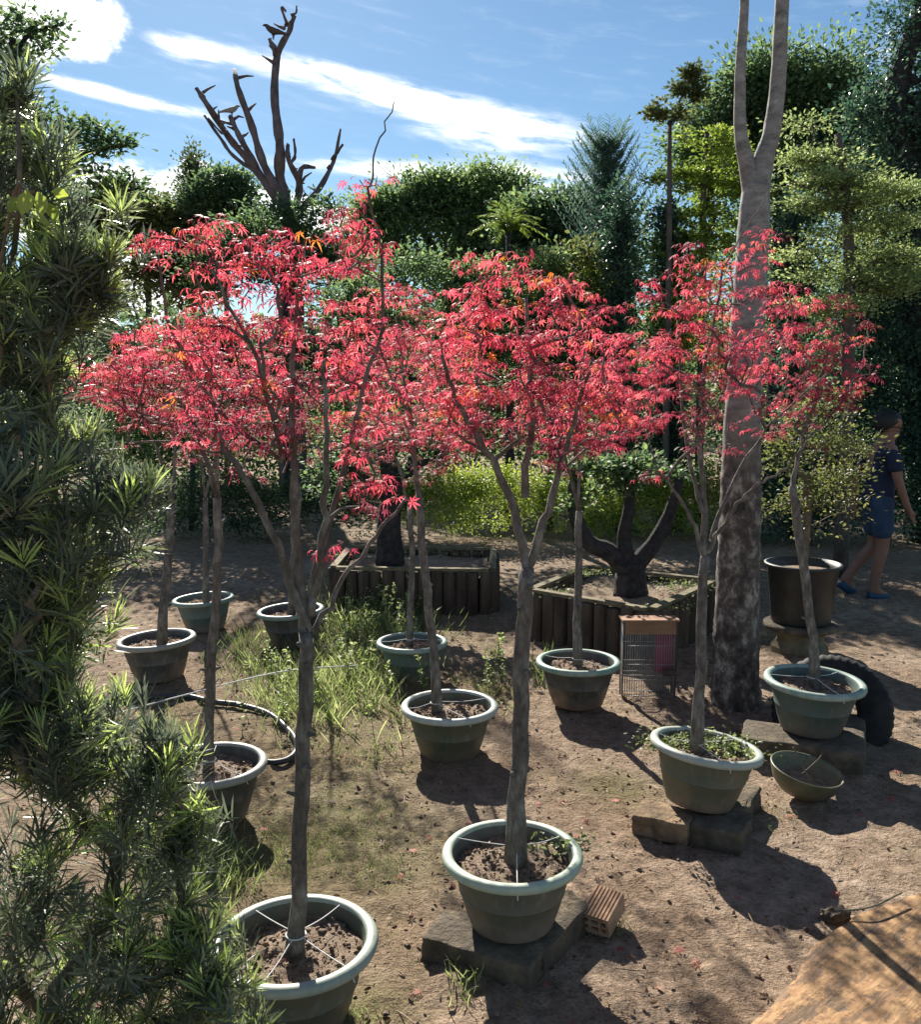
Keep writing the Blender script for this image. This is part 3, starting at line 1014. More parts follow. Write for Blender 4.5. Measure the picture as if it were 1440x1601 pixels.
maple('red maple in the small teal pot in front of the low log edging', (644, 984), 5.30, .432, 0.0,
      [(640, 985), (644, 880), (640, 790)],
      [([(640, 790), (610, 690), (570, 600)], .010, .004, .1), ([(640, 790), (660, 680), (690, 580)], .010, .004, -.1)],
      [(560, 600, 50, 60), (660, 560, 70, 60), (610, 690, 60, 40), (720, 560, 40, 60)],
      60, .05, .018, 'pot_teal', 'rim_teal', None, 2, .66, .9)
maple('red maple in the farthest pot, deep in the shade behind the grey one', (320, 931), 6.45, .445, 0.0,
      [(322, 935), (322, 860), (321, 780)],
      [([(321, 780), (310, 680), (290, 590)], .011, .004, .1), ([(321, 780), (345, 680), (370, 590)], .011, .004, -.1)],
      [(330, 570, 85, 60), (300, 650, 60, 50), (400, 600, 60, 60)],
      52, .052, .022, 'pot_teal', 'rim_teal', (R(-3), 0), 0, .60, .9)
maple('red maple in the pot hidden behind the front trunk, weeds all round', (457, 951), 6.05, .463, 0.0,
      [(455, 955), (460, 860), (468, 770)],
      [([(468, 770), (450, 680), (430, 590)], .011, .004, .1), ([(468, 770), (500, 680), (530, 590)], .011, .004, -.1)],
      [(470, 560, 90, 60), (530, 620, 60, 50), (440, 640, 60, 40)],
      56, .052, .020, 'pot_dark', 'rim_teal', (R(-3), 0), 0, .60, .9)


# ------------------------------------------------------------------ tall black pot on a pedestal, with its small-leaved shrub
def foliage(g, P, n_per, length, shape, spread, mat=0, tint=.5, tv=.22, flat=1.0, droop=0.0, lv=.3):
    k = len(P) * n_per
    c = np.repeat(np.asarray(P), n_per, 0)
    off = np.clip(rng.normal(0, 1, (k, 3)), -1.9, 1.9) * spread * np.array([1, 1, flat]) * np.repeat(rng.uniform(.5, 1.45, len(P)), n_per)[:, None]
    T = c + off
    d = nrm(off + rng.normal(0, spread * .6, (k, 3))) + np.array([0, 0, .15 - droop])
    nn = np.array([0, 0, 1.0]) + rng.normal(0, .55, (k, 3))
    cl_ = np.repeat(rng.normal(tint, tv * .7, len(P)), n_per)
    inst(g, *shape, frames(d, nn), T, length * rng.uniform(1 - lv, 1 + lv, k), mat, np.clip(cl_ + rng.normal(0, tv * .6, k), 0, 1))


p = at(1256, 880, 5.85)
zb = at(1256, 972, 5.85)[2]
s_ = mpp(5.85)
root = empty('tall_potted_shrub', (p[0], p[1], zb), 'light green shrub in a tall black pot standing on the wooden pedestal', 'potted shrub')
g = G()
base = np.array([p[0], p[1], zb])
hh = p[2] - zb
lathe(g, np.array([(0, 0.002), (42 * s_, .002), (44 * s_, .015), (52 * s_, hh * .95), (57 * s_, hh * .96), (57.5 * s_, hh), (53 * s_, hh + .004), (50 * s_, hh * .9), (49 * s_, hh * .86)]), base)
g.build('pot', M['black_pot'], root)
g = G()
lathe(g, np.array([(.001, hh * .9), (20 * s_, hh * .9), (49.5 * s_, hh * .87)]), base, 32)
g.build('soil', M['soil'], root)
tg = sample_blobs([(1240, 690, 40, 60), (1300, 700, 56, 44), (1318, 770, 36, 34), (1210, 800, 22, 22), (1300, 640, 30, 26), (1270, 780, 30, 40)], 80, 5.85, .7, .3)
tp = smooth_path([base + [0, 0, hh * .85], at(1262, 800, 5.85), at(1262, 745, 5.85)], 4)
ch, _ = grow([tp], [np.full(len(tp), .03)], tg, start=3, tip=.002, expo=.42, step=.1)
g = G()
draw(g, ch, 0, 8, .05)
g.build('trunk', M['twig'], root)
g = G()
foliage(g, tg, 46, .030, OV, .07, tint=.8, tv=.3, flat=.5)
g.build('foliage', M['olive'], root, smooth=False)

# pedestal: turned wooden stand with a wide round top plate
root = empty('wooden_pedestal', (p[0], p[1], 0), 'brown wooden pedestal with a round top plate under the tall black pot', 'pedestal')
g = G()
lathe(g, np.array([(.001, zb - .045), (50 * s_, zb - .045), (55 * s_, zb - .03), (55 * s_, zb - .006), (50 * s_, zb), (.001, zb)]), (p[0], p[1], 0))
g.build('top_plate', M['concrete'], root)
g = G()
lathe(g, np.array([(.001, -.03), (44 * s_, -.03), (43 * s_, .05), (36 * s_, .08), (33 * s_, zb * .5), (33 * s_, zb - .12), (37 * s_, zb - .08), (40 * s_, zb - .046), (.001, zb - .046)]), (p[0], p[1], 0), 12)
g.build('post', M['log_top'], root, smooth=False)


# ------------------------------------------------------------------ blocks, slabs, brick, bowl
def block(name, label, cat, c, size, rz, mat, group=None, holes=0, bev=.004, rough=.0034, tilt=(0, 0)):
    """a worn masonry block: chamfered box with chipped, uneven faces"""
    me = bpy.data.meshes.new(name)
    import bmesh
    bm = bmesh.new()
    bmesh.ops.create_cube(bm, size=1)
    bmesh.ops.scale(bm, vec=size, verts=bm.verts)
    bmesh.ops.subdivide_edges(bm, edges=bm.edges[:], cuts=5, use_grid_fill=True)
    for v in bm.verts:
        q_ = v.co
        d = [size[k] / 2 - abs(q_[k]) for k in range(3)]
        e = sorted(d)
        if e[1] < 1e-5:
            v.co *= 1 - bev / max(size) * 1.5
        v.co += Vector(rng.normal(0, rough, 3))
    bm.to_mesh(me)
    bm.free()
    for pl in me.polygons:
        pl.use_smooth = True
    a_ = me.attributes.new('tint', 'FLOAT', 'POINT')
    me.materials.append(M[mat])
    o = bpy.data.objects.new(name, me)
    o.location = c
    o.rotation_euler = (tilt[0], tilt[1], rz)
    C.objects.link(o)
    bv = o.modifiers.new('soft', 'BEVEL')
    bv.width = .007
    bv.segments = 2
    bv.limit_method = 'ANGLE'
    bv.angle_limit = R(45)
    return tag(o, label, cat, group)


def gb(px, py):
    return gnd(px, py, .04)


BP = at(801, 1317, 2.60)
x0, y0 = BP[0], BP[1]
block('concrete_block', 'grey concrete block with a sunlit end, under the pot beside the grooved brick', 'block', (x0 - .085, y0 - .075, .032), (.36, .17, .10), R(-26), 'concrete', 'blocks under the pots')
block('concrete_block', 'grey concrete block set crosswise under the pot, touching the grooved brick', 'block', (x0 + .115, y0 + .035, .032), (.16, .34, .10), R(-34), 'concrete', 'blocks under the pots')
CP = at(1095, 1163, 3.43)
x0, y0 = CP[0], CP[1]
block('paving_brick', 'brown brick with a sunlit top sticking out toward the middle from under the tilted pot', 'brick', (x0 - .155, y0 - .085, .040), (.22, .16, .085), R(-27), 'brick_tan', 'blocks under the pots')
block('paving_brick', 'dark brick at the middle front under the tilted pot, between two other bricks', 'brick', (x0 + .05, y0 - .13, .034), (.21, .20, .095), R(-30), 'concrete', 'blocks under the pots')
block('paving_brick', 'dark brick at the bowl side under the tilted pot, one sunlit corner', 'brick', (x0 + .17, y0 + .06, .036), (.14, .30, .095), R(-32), 'concrete', 'blocks under the pots')
FP = at(1270, 1062, 4.15)
x0, y0 = FP[0], FP[1]
block('stone_slab', 'flat grey stone slab under the teal pot, sunlit tip toward the tilted pot', 'slab', (x0 - .12, y0 - .05, .05), (.42, .26, .12), R(-22), 'concrete', 'blocks under the pots')
block('stone_slab', 'long grey stone slab edge on beside the tyre, under the teal pot', 'slab', (x0 + .15, y0 - .02, .055), (.20, .56, .12), R(-24), 'concrete', 'blocks under the pots')

# grooved hollow clay brick
c = gnd(942, 1424, .05)
root = empty('grooved_brick', (c[0], c[1], .05), 'orange clay brick with grooves along its sides, lying by the front block', 'brick')
g = G()
nx_, L, W_, H_ = 9, .135, .10, .075
prof = []
for k in range(9):
    y_ = -W_ / 2 + W_ * k / 8
    prof += [(y_ - .0035 if k else y_, H_ / 2 - (0.006 if k % 1 else 0)), ]
# grooved outline: teeth along the top and the bottom
out_ = []
for k in range(8):
    a_, b_ = -W_ / 2 + W_ * k / 8, -W_ / 2 + W_ * (k + 1) / 8
    out_ += [(a_ + .0015, H_ / 2), (b_ - .0045, H_ / 2), (b_ - .0035, H_ / 2 - .006), (b_ - .0005, H_ / 2 - .006)]
out_ += [(-yy, -zz) for yy, zz in out_]
out_ = np.array(out_)
n_ = len(out_)
V = np.concatenate([np.column_stack([np.full(n_, -L / 2), out_]), np.column_stack([np.full(n_, L / 2), out_])])
q = np.array([(k, (k + 1) % n_, n_ + (k + 1) % n_, n_ + k) for k in range(n_)])
rotb = np.array(Matrix.Rotation(R(58), 3, 'Z') @ Matrix.Rotation(R(-14), 3, 'Y'))
cc = np.array([c[0], c[1], .05])
g.add(V @ rotb.T + cc, [q])
g.build('side_wall', M['terracotta'], root, smooth=False)
for e in (-1, 1):       # end faces with a web of square holes
    g = G()
    x_ = e * L / 2
    for (ya, yb, za, zb_) in [(-W_ / 2 + .002, W_ / 2 - .004, H_ / 2 - .016, H_ / 2 - .007), (-W_ / 2 + .002, W_ / 2 - .004, -H_ / 2 + .007, -H_ / 2 + .016), (-W_ / 2 + .002, W_ / 2 - .004, -.004, .004)] + \
                           [(yy - .004, yy + .004, zl + .0002, zl + H_ / 2 - .0205) for yy in (-W_ / 2 + .006, -.017, .017, W_ / 2 - .008) for zl in (-H_ / 2 + .016, .004)]:
        bx = np.array([(xx, yy, zz) for xx in (x_ - .012 * e, x_ - .001 * e) for yy in (ya, yb) for zz in (za, zb_)])
        g.add(bx @ rotb.T + cc, [np.array([(0, 1, 3, 2), (4, 6, 7, 5), (0, 4, 5, 1), (2, 3, 7, 6), (0, 2, 6, 4), (1, 5, 7, 3)])])
    g.build('end_face', M['terracotta'], root, smooth=False)

c = gnd(1307, 1428, .015)
block('broken_slate', 'small grey chip of stone at the tip of the tilted pot shadow', 'stone', (c[0], c[1], .012), (.085, .05, .03), R(20), 'concrete', rough=.003)

# shallow bowl
c = at(1253, 1204, 3.68)
base = np.array([c[0], c[1], .0])
root = empty('shallow_bowl', base, 'shallow empty planting bowl tipped to one side, on the ground beside the bricks', 'bowl')
g = G()
rot = np.array(Matrix.Rotation(R(9), 3, 'Y') @ Matrix.Rotation(R(6), 3, 'X'))
lathe(g, np.array([(0.001, .02), (.085, .02), (.10, .026), (.13, .06), (.146, .10), (.150, .116), (.153, .122), (.150, .126), (.144, .124), (.138, .10), (.12, .055), (.09, .036), (.001, .034)]) , base, rot=rot)
g.build('bowl', pot_mat('speckled_bowl', (.15, .17, .10), (.09, .075, .05), .45), root)
g = G()
lathe(g, np.array([(.001, .052), (.08, .05), (.115, .056)]), base, 32, rot=rot)
g.build('soil', M['soil'], root)
g = G()
tube(g, smooth_path([base + (rot @ [.03, -.03, .06]), base + (rot @ [-.03, .03, .15]), base + (rot @ [-.06, .05, .19])], 4), [.0035] * 4 + [.003] * 5, 5)
tube(g, smooth_path([base + (rot @ [.0, .04, .07]), base + (rot @ [.06, .05, .15]), base + (rot @ [.09, .09, .17])], 4), [.003] * 4 + [.002] * 5, 5)
g.build('dry_stem', M['twig'], root)

# ------------------------------------------------------------------ timber slab in the near corner
P2 = [(1165, 1606), (1200, 1572), (1243, 1525), (1268, 1480), (1300, 1452), (1340, 1425), (1385, 1410), (1440, 1392), (1500, 1380), (1560, 1420), (1560, 1660), (1150, 1660)]
zt = .10
top_ = np.array([gnd(x, y, zt)[:2] for x, y in P2])
# finer, uneven live edge
fine = []
for k in range(len(top_)):
    a_, b_ = top_[k], top_[(k + 1) % len(top_)]
    mseg = max(1, int(np.linalg.norm(b_ - a_) / .03))
    for t_ in range(mseg):
        fine.append(a_ + (b_ - a_) * t_ / mseg + rng.normal(0, .0025, 2))
fine = np.array(fine)
n_ = len(fine)
cen = fine.mean(0)
g = G()
rings = []
for sc_, z_ in ((.0, zt), (.3, zt), (.6, zt), (.9, zt + .001), (.97, zt - .001), (1.0, zt - .012), (1.015, zt - .035), (.985, zt - .075), (.95, -.01)):
    rxy = cen + (fine - cen) * max(sc_, .001)
    zz = np.full(n_, z_) + (fbm(rxy[:, 0] * 8, rxy[:, 1] * 8, 3, 33) - .5) * .006
    rings.append(np.column_stack([rxy, zz]))
V = np.concatenate(rings)
i, j = np.meshgrid(np.arange(len(rings) - 1), np.arange(n_), indexing='ij')
q = np.stack([i * n_ + j, i * n_ + (j + 1) % n_, (i + 1) * n_ + (j + 1) % n_, (i + 1) * n_ + j], -1).reshape(-1, 4)
g.add(V, [q[:, ::-1]])
tag(g.build('timber_slab', M['slab'], None, org=(cen[0], cen[1], 0)), 'thick orange timber slab with an uneven pale edge and visible grain in the near corner', 'slab')
g = G()
tube(g, smooth_path([gnd(1300, 1425, .115), gnd(1360, 1418, .125), gnd(1410, 1395, .13)], 5), .003, 6)
tag(g.build('dry_stick', M['log_top'], None, org=gnd(1340, 1420, .1)), 'thin pale dry stick lying along the edge of the timber slab', 'stick')


# ------------------------------------------------------------------ raised beds edged with logs, and the old bonsai trees in them
def log_bed(label, corners, h, top_mat='log_top'):
    corners = [np.array(c) for c in corners]
    cen = np.mean(corners, 0)
    root = empty('log_planter', (cen[0], cen[1], 0), label, 'planter', 'log edged planting beds')
    g = G()
    n = len(corners)
    for k in range(n):
        a_, b_ = corners[k], corners[(k + 1) % n]
        L = np.linalg.norm(b_ - a_)
        m = max(2, int(L / .095))
        for t_ in range(m):
            p = a_ + (b_ - a_) * (t_ + .5) / m + rng.normal(0, .004, 2)
            r = L / m * .52 * rng.uniform(.9, 1.05)
            hh = h + rng.normal(0, .008)
            lathe(g, np.array([(r, -.05), (r * 1.02, hh * .4), (r, hh - .012), (r * .9, hh), (.001, hh + .002)]), (p[0], p[1], 0), 9, tint=rng.random())
    g.build('log_edging', M['log'], root)
    g = G()
    for k in range(n):      # a flat timber rail along the top
        a_, b_ = corners[k], corners[(k + 1) % n]
        d = nrm(b_ - a_)
        s = np.array([-d[1], d[0]])
        e = .028
        q = []
        for z_ in (h + .006, h + .030):
            q += [(*(a_ + s * e - d * 0.0 + d * e), z_), (*(a_ - s * e + d * e), z_), (*(b_ - s * e - d * e), z_), (*(b_ + s * e - d * e), z_)]
        g.add(np.array(q), [np.array([(0, 1, 2, 3), (7, 6, 5, 4), (0, 4, 5, 1), (1, 5, 6, 2), (2, 6, 7, 3), (3, 7, 4, 0)])])
    g.build('top_rail', M[top_mat], root, smooth=False)
    g = G()
    m = 26
    u, v = np.meshgrid(np.linspace(.03, .97, m), np.linspace(.03, .97, m), indexing='ij')
    c0, c1, c2, c3 = corners
    XY = (c0[None, None] * ((1 - u) * (1 - v))[..., None] + c1 * (u * (1 - v))[..., None] + c2 * (u * v)[..., None] + c3 * ((1 - u) * v)[..., None])
    Z = h - .05 + (fbm(XY[..., 0] * 6, XY[..., 1] * 6, 3, 4) - .5) * .10
    i, j = np.meshgrid(np.arange(m - 1), np.arange(m - 1), indexing='ij')
    q = np.stack([i * m + j, (i + 1) * m + j, (i + 1) * m + j + 1, i * m + j + 1], -1).reshape(-1, 4)
    g.add(np.concatenate([XY, Z[..., None]], -1).reshape(-1, 3), [q])
    g.build('soil', M['soil'], root)
    return cen


cenA = log_bed('long low log edged bed behind the small teal pot, dark bonsai trunk growing in it', [(-1.02, 7.05), (.25, 6.95), (.30, 7.95), (-1.0, 8.05)], .33)
cenB = log_bed('log edged bed behind the wire cage, a forked dark trunk growing in it', [(.50, 6.22), (1.22, 5.62), (1.90, 6.55), (1.02, 7.10)], .33)


def old_tree(name, label, cat, Y, trunks, blobs, ncl, nper, leaf, mat, spread, bark, shape=None, flat=.5, tip=.003, group=None, z0=0.0, tint=.45, tv=.3, ydep=.7, shell=.3, expo=.42, ntw=None, step=.25, up=.4, base=None):
    """trunks: list of (pixel path, r0, r1[, dy]); the first starts at the foot"""
    paths, radii = [], []
    for t in trunks:
        pts, r0, r1 = t[:3]
        dy = t[3] if len(t) > 3 else 0
        P = np.array([at(x, y, Y + dy * k / max(1, len(pts) - 1)) for k, (x, y) in enumerate(pts)])
        if not paths:
            P[0][2] = z0
        P = smooth_path(P, 4)
        paths.append(P)
        radii.append(np.linspace(r0, r1, len(P)))
    b = paths[0][0]
    root = empty(name, (b[0], b[1], z0), label, cat, group)
    more = []
    for b_ in blobs:
        if b_[2] > 30 and b_[3] > 14:
            for q_ in range(6):
                a_ = rng.uniform(-.5, PI + .5)
                s_ = rng.uniform(.22, .42)
                more.append((b_[0] + math.cos(a_) * b_[2] * .98, b_[1] - math.sin(a_) * b_[3] * .98, b_[2] * s_, b_[3] * s_, 0, 1.5))
    P = sample_blobs(list(blobs) + more, int(ncl * 1.12), Y, ydep, shell)
    P[:, 2] = np.maximum(P[:, 2], z0 + .05)
    tw = P[:ntw] if ntw else P
    ch, _ = grow(paths, radii, tw, start=max(1, len(paths[0]) - 4), tip=tip, expo=expo, step=step, up=up, wig=.03 if Y > 7 else .015)
    g = G()
    draw(g, ch, 0, 10, .05)
    g.build('trunk', M[bark], root)
    g = G()
    foliage(g, P, nper, leaf, shape or OV, spread, tint=tint, tv=tv, flat=flat)
    g.build('crown', M[mat], root, smooth=False)
    return root


old_tree('bonsai_tree', 'thick dark bonsai trunk standing in the long low bed, dark leaf pads above', 'bonsai', 7.45, [([(610, 885), (608, 830), (612, 760), (600, 700)], .125, .06), ([(612, 770), (650, 730), (690, 715)], .05, .02), ([(606, 780), (560, 740), (520, 730)], .05, .02)],
         [(560, 730, 60, 22), (650, 720, 60, 22), (610, 680, 80, 26), (520, 770, 40, 16)], 60, 40, .05, 'forest', .09, 'bark_dark', flat=.4, z0=.30, group='old bonsai trees in the log beds')
old_tree('bonsai_tree', 'dark forked bonsai stump in the bed behind the wire cage, small weeds near its foot', 'bonsai', 6.35, [([(986, 938), (985, 905), (984, 880)], .125, .105), ([(982, 890), (950, 862), (918, 846), (898, 800), (900, 755)], .075, .045), ([(988, 890), (1022, 850), (1046, 805), (1062, 750)], .07, .035), ([(984, 890), (976, 840), (984, 790), (980, 740)], .06, .035)],
         [(960, 745, 70, 22), (1020, 740, 60, 20), (905, 790, 30, 12)], 46, 40, .05, 'forest', .08, 'bark_dark', flat=.4, z0=.28, group='old bonsai trees in the log beds')

# ------------------------------------------------------------------ wire cage
Yc = 4.95
a = at(973, 1100, Yc)
b = at(1055, 1100, Yc)
w_, h_ = b[0] - a[0], .43
root = empty('wire_cage', ((a[0] + b[0]) / 2, Yc, 0), 'small wire bird cage with an orange wooden roof board, standing on the ground', 'cage')
o0 = np.array([a[0], Yc, .0])
dep = .09


def boxg(g, lo, hi, mat=0):
    bx = np.array([(x, y, z) for x in (lo[0], hi[0]) for y in (lo[1], hi[1]) for z in (lo[2], hi[2])])
    g.add(bx, [np.array([(0, 1, 3, 2), (4, 6, 7, 5), (0, 4, 5, 1), (2, 3, 7, 6), (0, 2, 6, 4), (1, 5, 7, 3)])], mat)


g = G()
for k in range(23):
    x = w_ * k / 22
    tube(g, [o0 + [x, 0, .0], o0 + [x, 0, h_]], .0016, 5)
    tube(g, [o0 + [x, dep, .0], o0 + [x, dep, h_]], .0016, 5)
for k in range(1, 20):
    for x in (0, w_):
        tube(g, [o0 + [x, dep * k / 20, 0], o0 + [x, dep * k / 20, h_]], .0016, 5)
for z in (.006, .10, .125, .19, .30, .425):
    tube(g, [o0 + [0, 0, z], o0 + [w_, 0, z], o0 + [w_, dep, z], o0 + [0, dep, z], o0 + [0, 0, z]], .0026, 5)
g.build('wire_bars', M['wire'], root)
for x in (-.004, w_ - .004):
    for y in (-.004, dep - .004):
        g = G()
        boxg(g, o0 + [x, y, -.01], o0 + [x + .006, y + .006, h_ + .012])
        g.build('corner_post', M['hose'], root, smooth=False)
g = G()
boxg(g, o0 + [-.012, -.012, h_ + .012], o0 + [w_ + .012, dep + .012, h_ + .022])
boxg(g, o0 + [.006, -.008, h_ - .062], o0 + [w_ - .006, -.004, h_ + .0115])
g.build('roof_board', M['cage_wood'], root, smooth=False)
g = G()
boxg(g, o0 + [w_ * .62, dep * .45, .13], o0 + [w_ * .97, dep * .45 + .006, h_ - .05])
g.build('back_panel', M['cage_pink'], root, smooth=False)
g = G()
boxg(g, o0 + [w_ * .74, -.04, .135], o0 + [w_ * .98, -.004, .165])
g.build('feeder_cup', M['concrete'], root, smooth=False)

# ------------------------------------------------------------------ tyre
c = np.array([1.90, 4.42, .10])
root_rot = np.array(Matrix.Rotation(R(-28), 3, 'Z') @ Matrix.Rotation(R(68), 3, 'X'))
g = G()
n1, n2 = 132, 20
prof = []
for t_ in np.linspace(0, 2 * PI, n2, endpoint=False):
    cr, cz = math.cos(t_), math.sin(t_)
    rr = .205 + .085 * np.sign(cr) * abs(cr) ** .6
    prof.append((rr, .085 * np.sign(cz) * abs(cz) ** .75, cr))
prof = np.array(prof)
an = np.arange(n1) * 2 * PI / n1
V = []
for k, aa in enumerate(an):
    tread = np.where(prof[:, 2] > .55, (.003 if k % 3 else -.003), 0)
    r = prof[:, 0] + tread
    V.append(np.column_stack([r * math.cos(aa), r * math.sin(aa), prof[:, 1]]))
V = np.concatenate(V) @ root_rot.T + c
i, j = np.meshgrid(np.arange(n1), np.arange(n2), indexing='ij')
q = np.stack([i * n2 + j, ((i + 1) % n1) * n2 + j, ((i + 1) % n1) * n2 + (j + 1) % n2, i * n2 + (j + 1) % n2], -1).reshape(-1, 4)
g.add(V, [q])
tag(g.build('old_tyre', M['rubber'], None, org=(c[0], c[1], 0)), 'old black tyre half sunk in the earth behind the teal pot', 'tyre')

# ------------------------------------------------------------------ hose and line on the ground
hp = [(120, 1150), (180, 1104), (272, 1088), (340, 1099), (400, 1112), (440, 1132), (463, 1160), (458, 1180), (432, 1190), (400, 1192), (350, 1210)]
g = G()
P = smooth_path([gnd(x, y, .02) for x, y in hp], 8)
P[:, 2] = ground_z(P[:, 0], P[:, 1]) + .022
tube(g, P, .015, 10)
tag(g.build('garden_hose', M['hose'], None, org=P[0]), 'black garden hose curling over the weeds round the low pot', 'hose')
g = G()
P = smooth_path([gnd(165, 1120, .03), gnd(290, 1086, .08), gnd(440, 1050, .16), gnd(560, 1040, .1)], 8)
tube(g, P, .004, 6)
tag(g.build('pale_line', M['string'], None, org=P[0]), 'thin pale line stretched low over the weeds behind the hose', 'line')

# ------------------------------------------------------------------ big forked trunk
Yt = 4.85
tr = smooth_path([at(1150, 1118, Yt), at(1151, 1000, Yt), at(1156, 850, Yt), at(1160, 700, Yt), at(1168, 520, Yt), at(1177, 380, Yt), at(1182, 290, Yt)], 6)
tr[0][2] = -.03
root = empty('forked_tree', (tr[0][0], tr[0][1], 0), 'tall pale tree trunk forking into two bare upright limbs, dark and scaly near its foot', 'tree')


def rough_tube(g, P, r, n, amp, seed, fz=10.0):
    """tube with knobbly bark relief"""
    gg = G()
    tube(gg, P, r, n, 0)
    V = np.concatenate(gg.V)
    m = len(P)
    cen = np.concatenate([np.repeat(P, n, 0), P[:1], P[-1:]])
    d = nrm(V - cen)
    an = np.arctan2(d[:, 1], d[:, 0])
    k = (fbm(an * 3 + seed, V[:, 2] * fz, 4, seed) - .5) * 2
    amp_v = amp if np.ndim(amp) == 0 else np.concatenate([np.repeat(amp, n), [amp[0], amp[-1]]])
    gg.V = [V + d * (k * amp_v)[:, None]]
    g.add(gg.V[0], [np.concatenate(gg.F4)] + ([np.concatenate(gg.F3)] if gg.F3 else []))


tr2 = smooth_path(tr, 4)
m = len(tr2)
t_ = np.linspace(0, 1, m)
rad = np.interp(t_, [0, .03, .10, .35, .7, .93, 1], [.17, .145, .125, .112, .087, .078, .066])
g = G()
rough_tube(g, tr2, rad, 28, np.interp(t_, [0, .35, .55, 1], [.018, .012, .006, .004]), 41, 16)


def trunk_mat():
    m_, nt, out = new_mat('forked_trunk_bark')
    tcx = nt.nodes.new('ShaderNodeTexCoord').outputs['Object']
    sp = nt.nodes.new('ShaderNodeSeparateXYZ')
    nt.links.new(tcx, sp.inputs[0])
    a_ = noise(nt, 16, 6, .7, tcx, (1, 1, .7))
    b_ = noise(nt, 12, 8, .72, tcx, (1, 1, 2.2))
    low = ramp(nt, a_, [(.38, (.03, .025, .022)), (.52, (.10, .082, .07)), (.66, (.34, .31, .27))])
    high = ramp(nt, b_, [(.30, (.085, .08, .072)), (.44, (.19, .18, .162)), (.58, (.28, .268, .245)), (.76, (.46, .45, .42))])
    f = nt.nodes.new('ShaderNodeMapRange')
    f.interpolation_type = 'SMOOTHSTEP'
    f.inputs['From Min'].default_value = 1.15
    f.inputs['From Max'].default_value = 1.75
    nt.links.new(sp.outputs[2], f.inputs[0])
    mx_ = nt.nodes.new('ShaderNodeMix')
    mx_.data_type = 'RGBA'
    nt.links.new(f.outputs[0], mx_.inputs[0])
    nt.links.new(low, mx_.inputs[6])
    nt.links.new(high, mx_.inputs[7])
    p_ = nt.nodes.new('ShaderNodeBsdfPrincipled')
    p_.inputs['Roughness'].default_value = .85
    nt.links.new(mx_.outputs[2], p_.inputs['Base Color'])
    nt.links.new(bump(nt, a_, .8, .012), p_.inputs['Normal'])
    nt.links.new(p_.outputs[0], out.inputs[0])
    return m_


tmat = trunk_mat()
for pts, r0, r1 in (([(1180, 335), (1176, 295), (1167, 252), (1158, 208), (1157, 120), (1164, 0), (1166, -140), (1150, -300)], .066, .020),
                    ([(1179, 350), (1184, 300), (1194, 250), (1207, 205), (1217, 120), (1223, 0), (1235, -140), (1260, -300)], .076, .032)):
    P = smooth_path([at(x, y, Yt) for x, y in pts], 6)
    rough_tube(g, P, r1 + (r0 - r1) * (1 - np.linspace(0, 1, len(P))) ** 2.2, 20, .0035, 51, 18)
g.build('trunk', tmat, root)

# ------------------------------------------------------------------ bare pruned tree with two birds
Yb = 16.0
BR = [([(455, 640), (455, 480), (452, 400), (456, 335)], .34, .24), ([(456, 340), (438, 285), (440, 228), (428, 150), (431, 78), (447, 40), (455, 14)], .16, .05), ([(431, 78), (422, 66), (417, 52)], .06, .045),
      ([(448, 325), (415, 262), (397, 205), (378, 145), (362, 103)], .12, .055), ([(445, 330), (402, 268), (352, 208), (328, 168), (311, 144)], .12, .05), ([(404, 268), (380, 222), (360, 182)], .09, .055),
      ([(408, 275), (366, 246), (342, 214), (322, 184)], .05, .03), ([(460, 330), (468, 290), (456, 258), (450, 228)], .10, .05), ([(466, 300), (476, 270), (488, 258)], .08, .05), ([(455, 255), (460, 240), (464, 226)], .04, .03),
      ([(470, 330), (500, 292), (518, 248), (529, 195)], .09, .03), ([(519, 250), (530, 242), (539, 232)], .045, .03), ([(352, 208), (338, 200), (324, 184)], .03, .02), ([(480, 320), (500, 312), (518, 300)], .05, .03), ([(449, 38), (444, 22), (443, 10)], .03, .018), ([(455, 24), (462, 20), (465, 14)], .03, .02)]
p0 = at(455, 640, Yb)
root = empty('pruned_tree', (p0[0], p0[1], 0), 'bare pruned tree with stubby leafless limbs against the sky, birds perched on it', 'tree')
g = G()
for k, (pts, r0, r1) in enumerate(BR):
    P = np.array([at(x, y, Yb) + [0, rng.uniform(-.3, .3) if 0 < q_ and k else 0, 0] for q_, (x, y) in enumerate(pts)])
    if k == 0:
        P[0][2] = 0
    P = smooth_path(P, 5)
    rough_tube(g, P, np.linspace(r0, r1, len(P)) * .68 * (1 + .12 * np.sin(np.arange(len(P)) * 1.7 + k)), 10, .018, 60 + k, 5)
for q_ in range(26):
    pts, r0, r1 = BR[rng.choice([1, 3, 4, 5, 7, 10])]
    P = smooth_path([at(x, y, Yb) for x, y in pts], 6)
    s0 = P[rng.integers(len(P) // 3, len(P))]
    dv = np.array([rng.normal(0, .8), rng.normal(0, .5), rng.uniform(.1, 1)])
    L_ = rng.uniform(.08, .32)
    e_ = s0 + nrm(dv) * L_
    tube(g, [s0, (s0 + e_) / 2 + rng.normal(0, .02, 3), e_], [.035, .022, .010], 6)
g.build('trunk', M['bark_bare'], root)


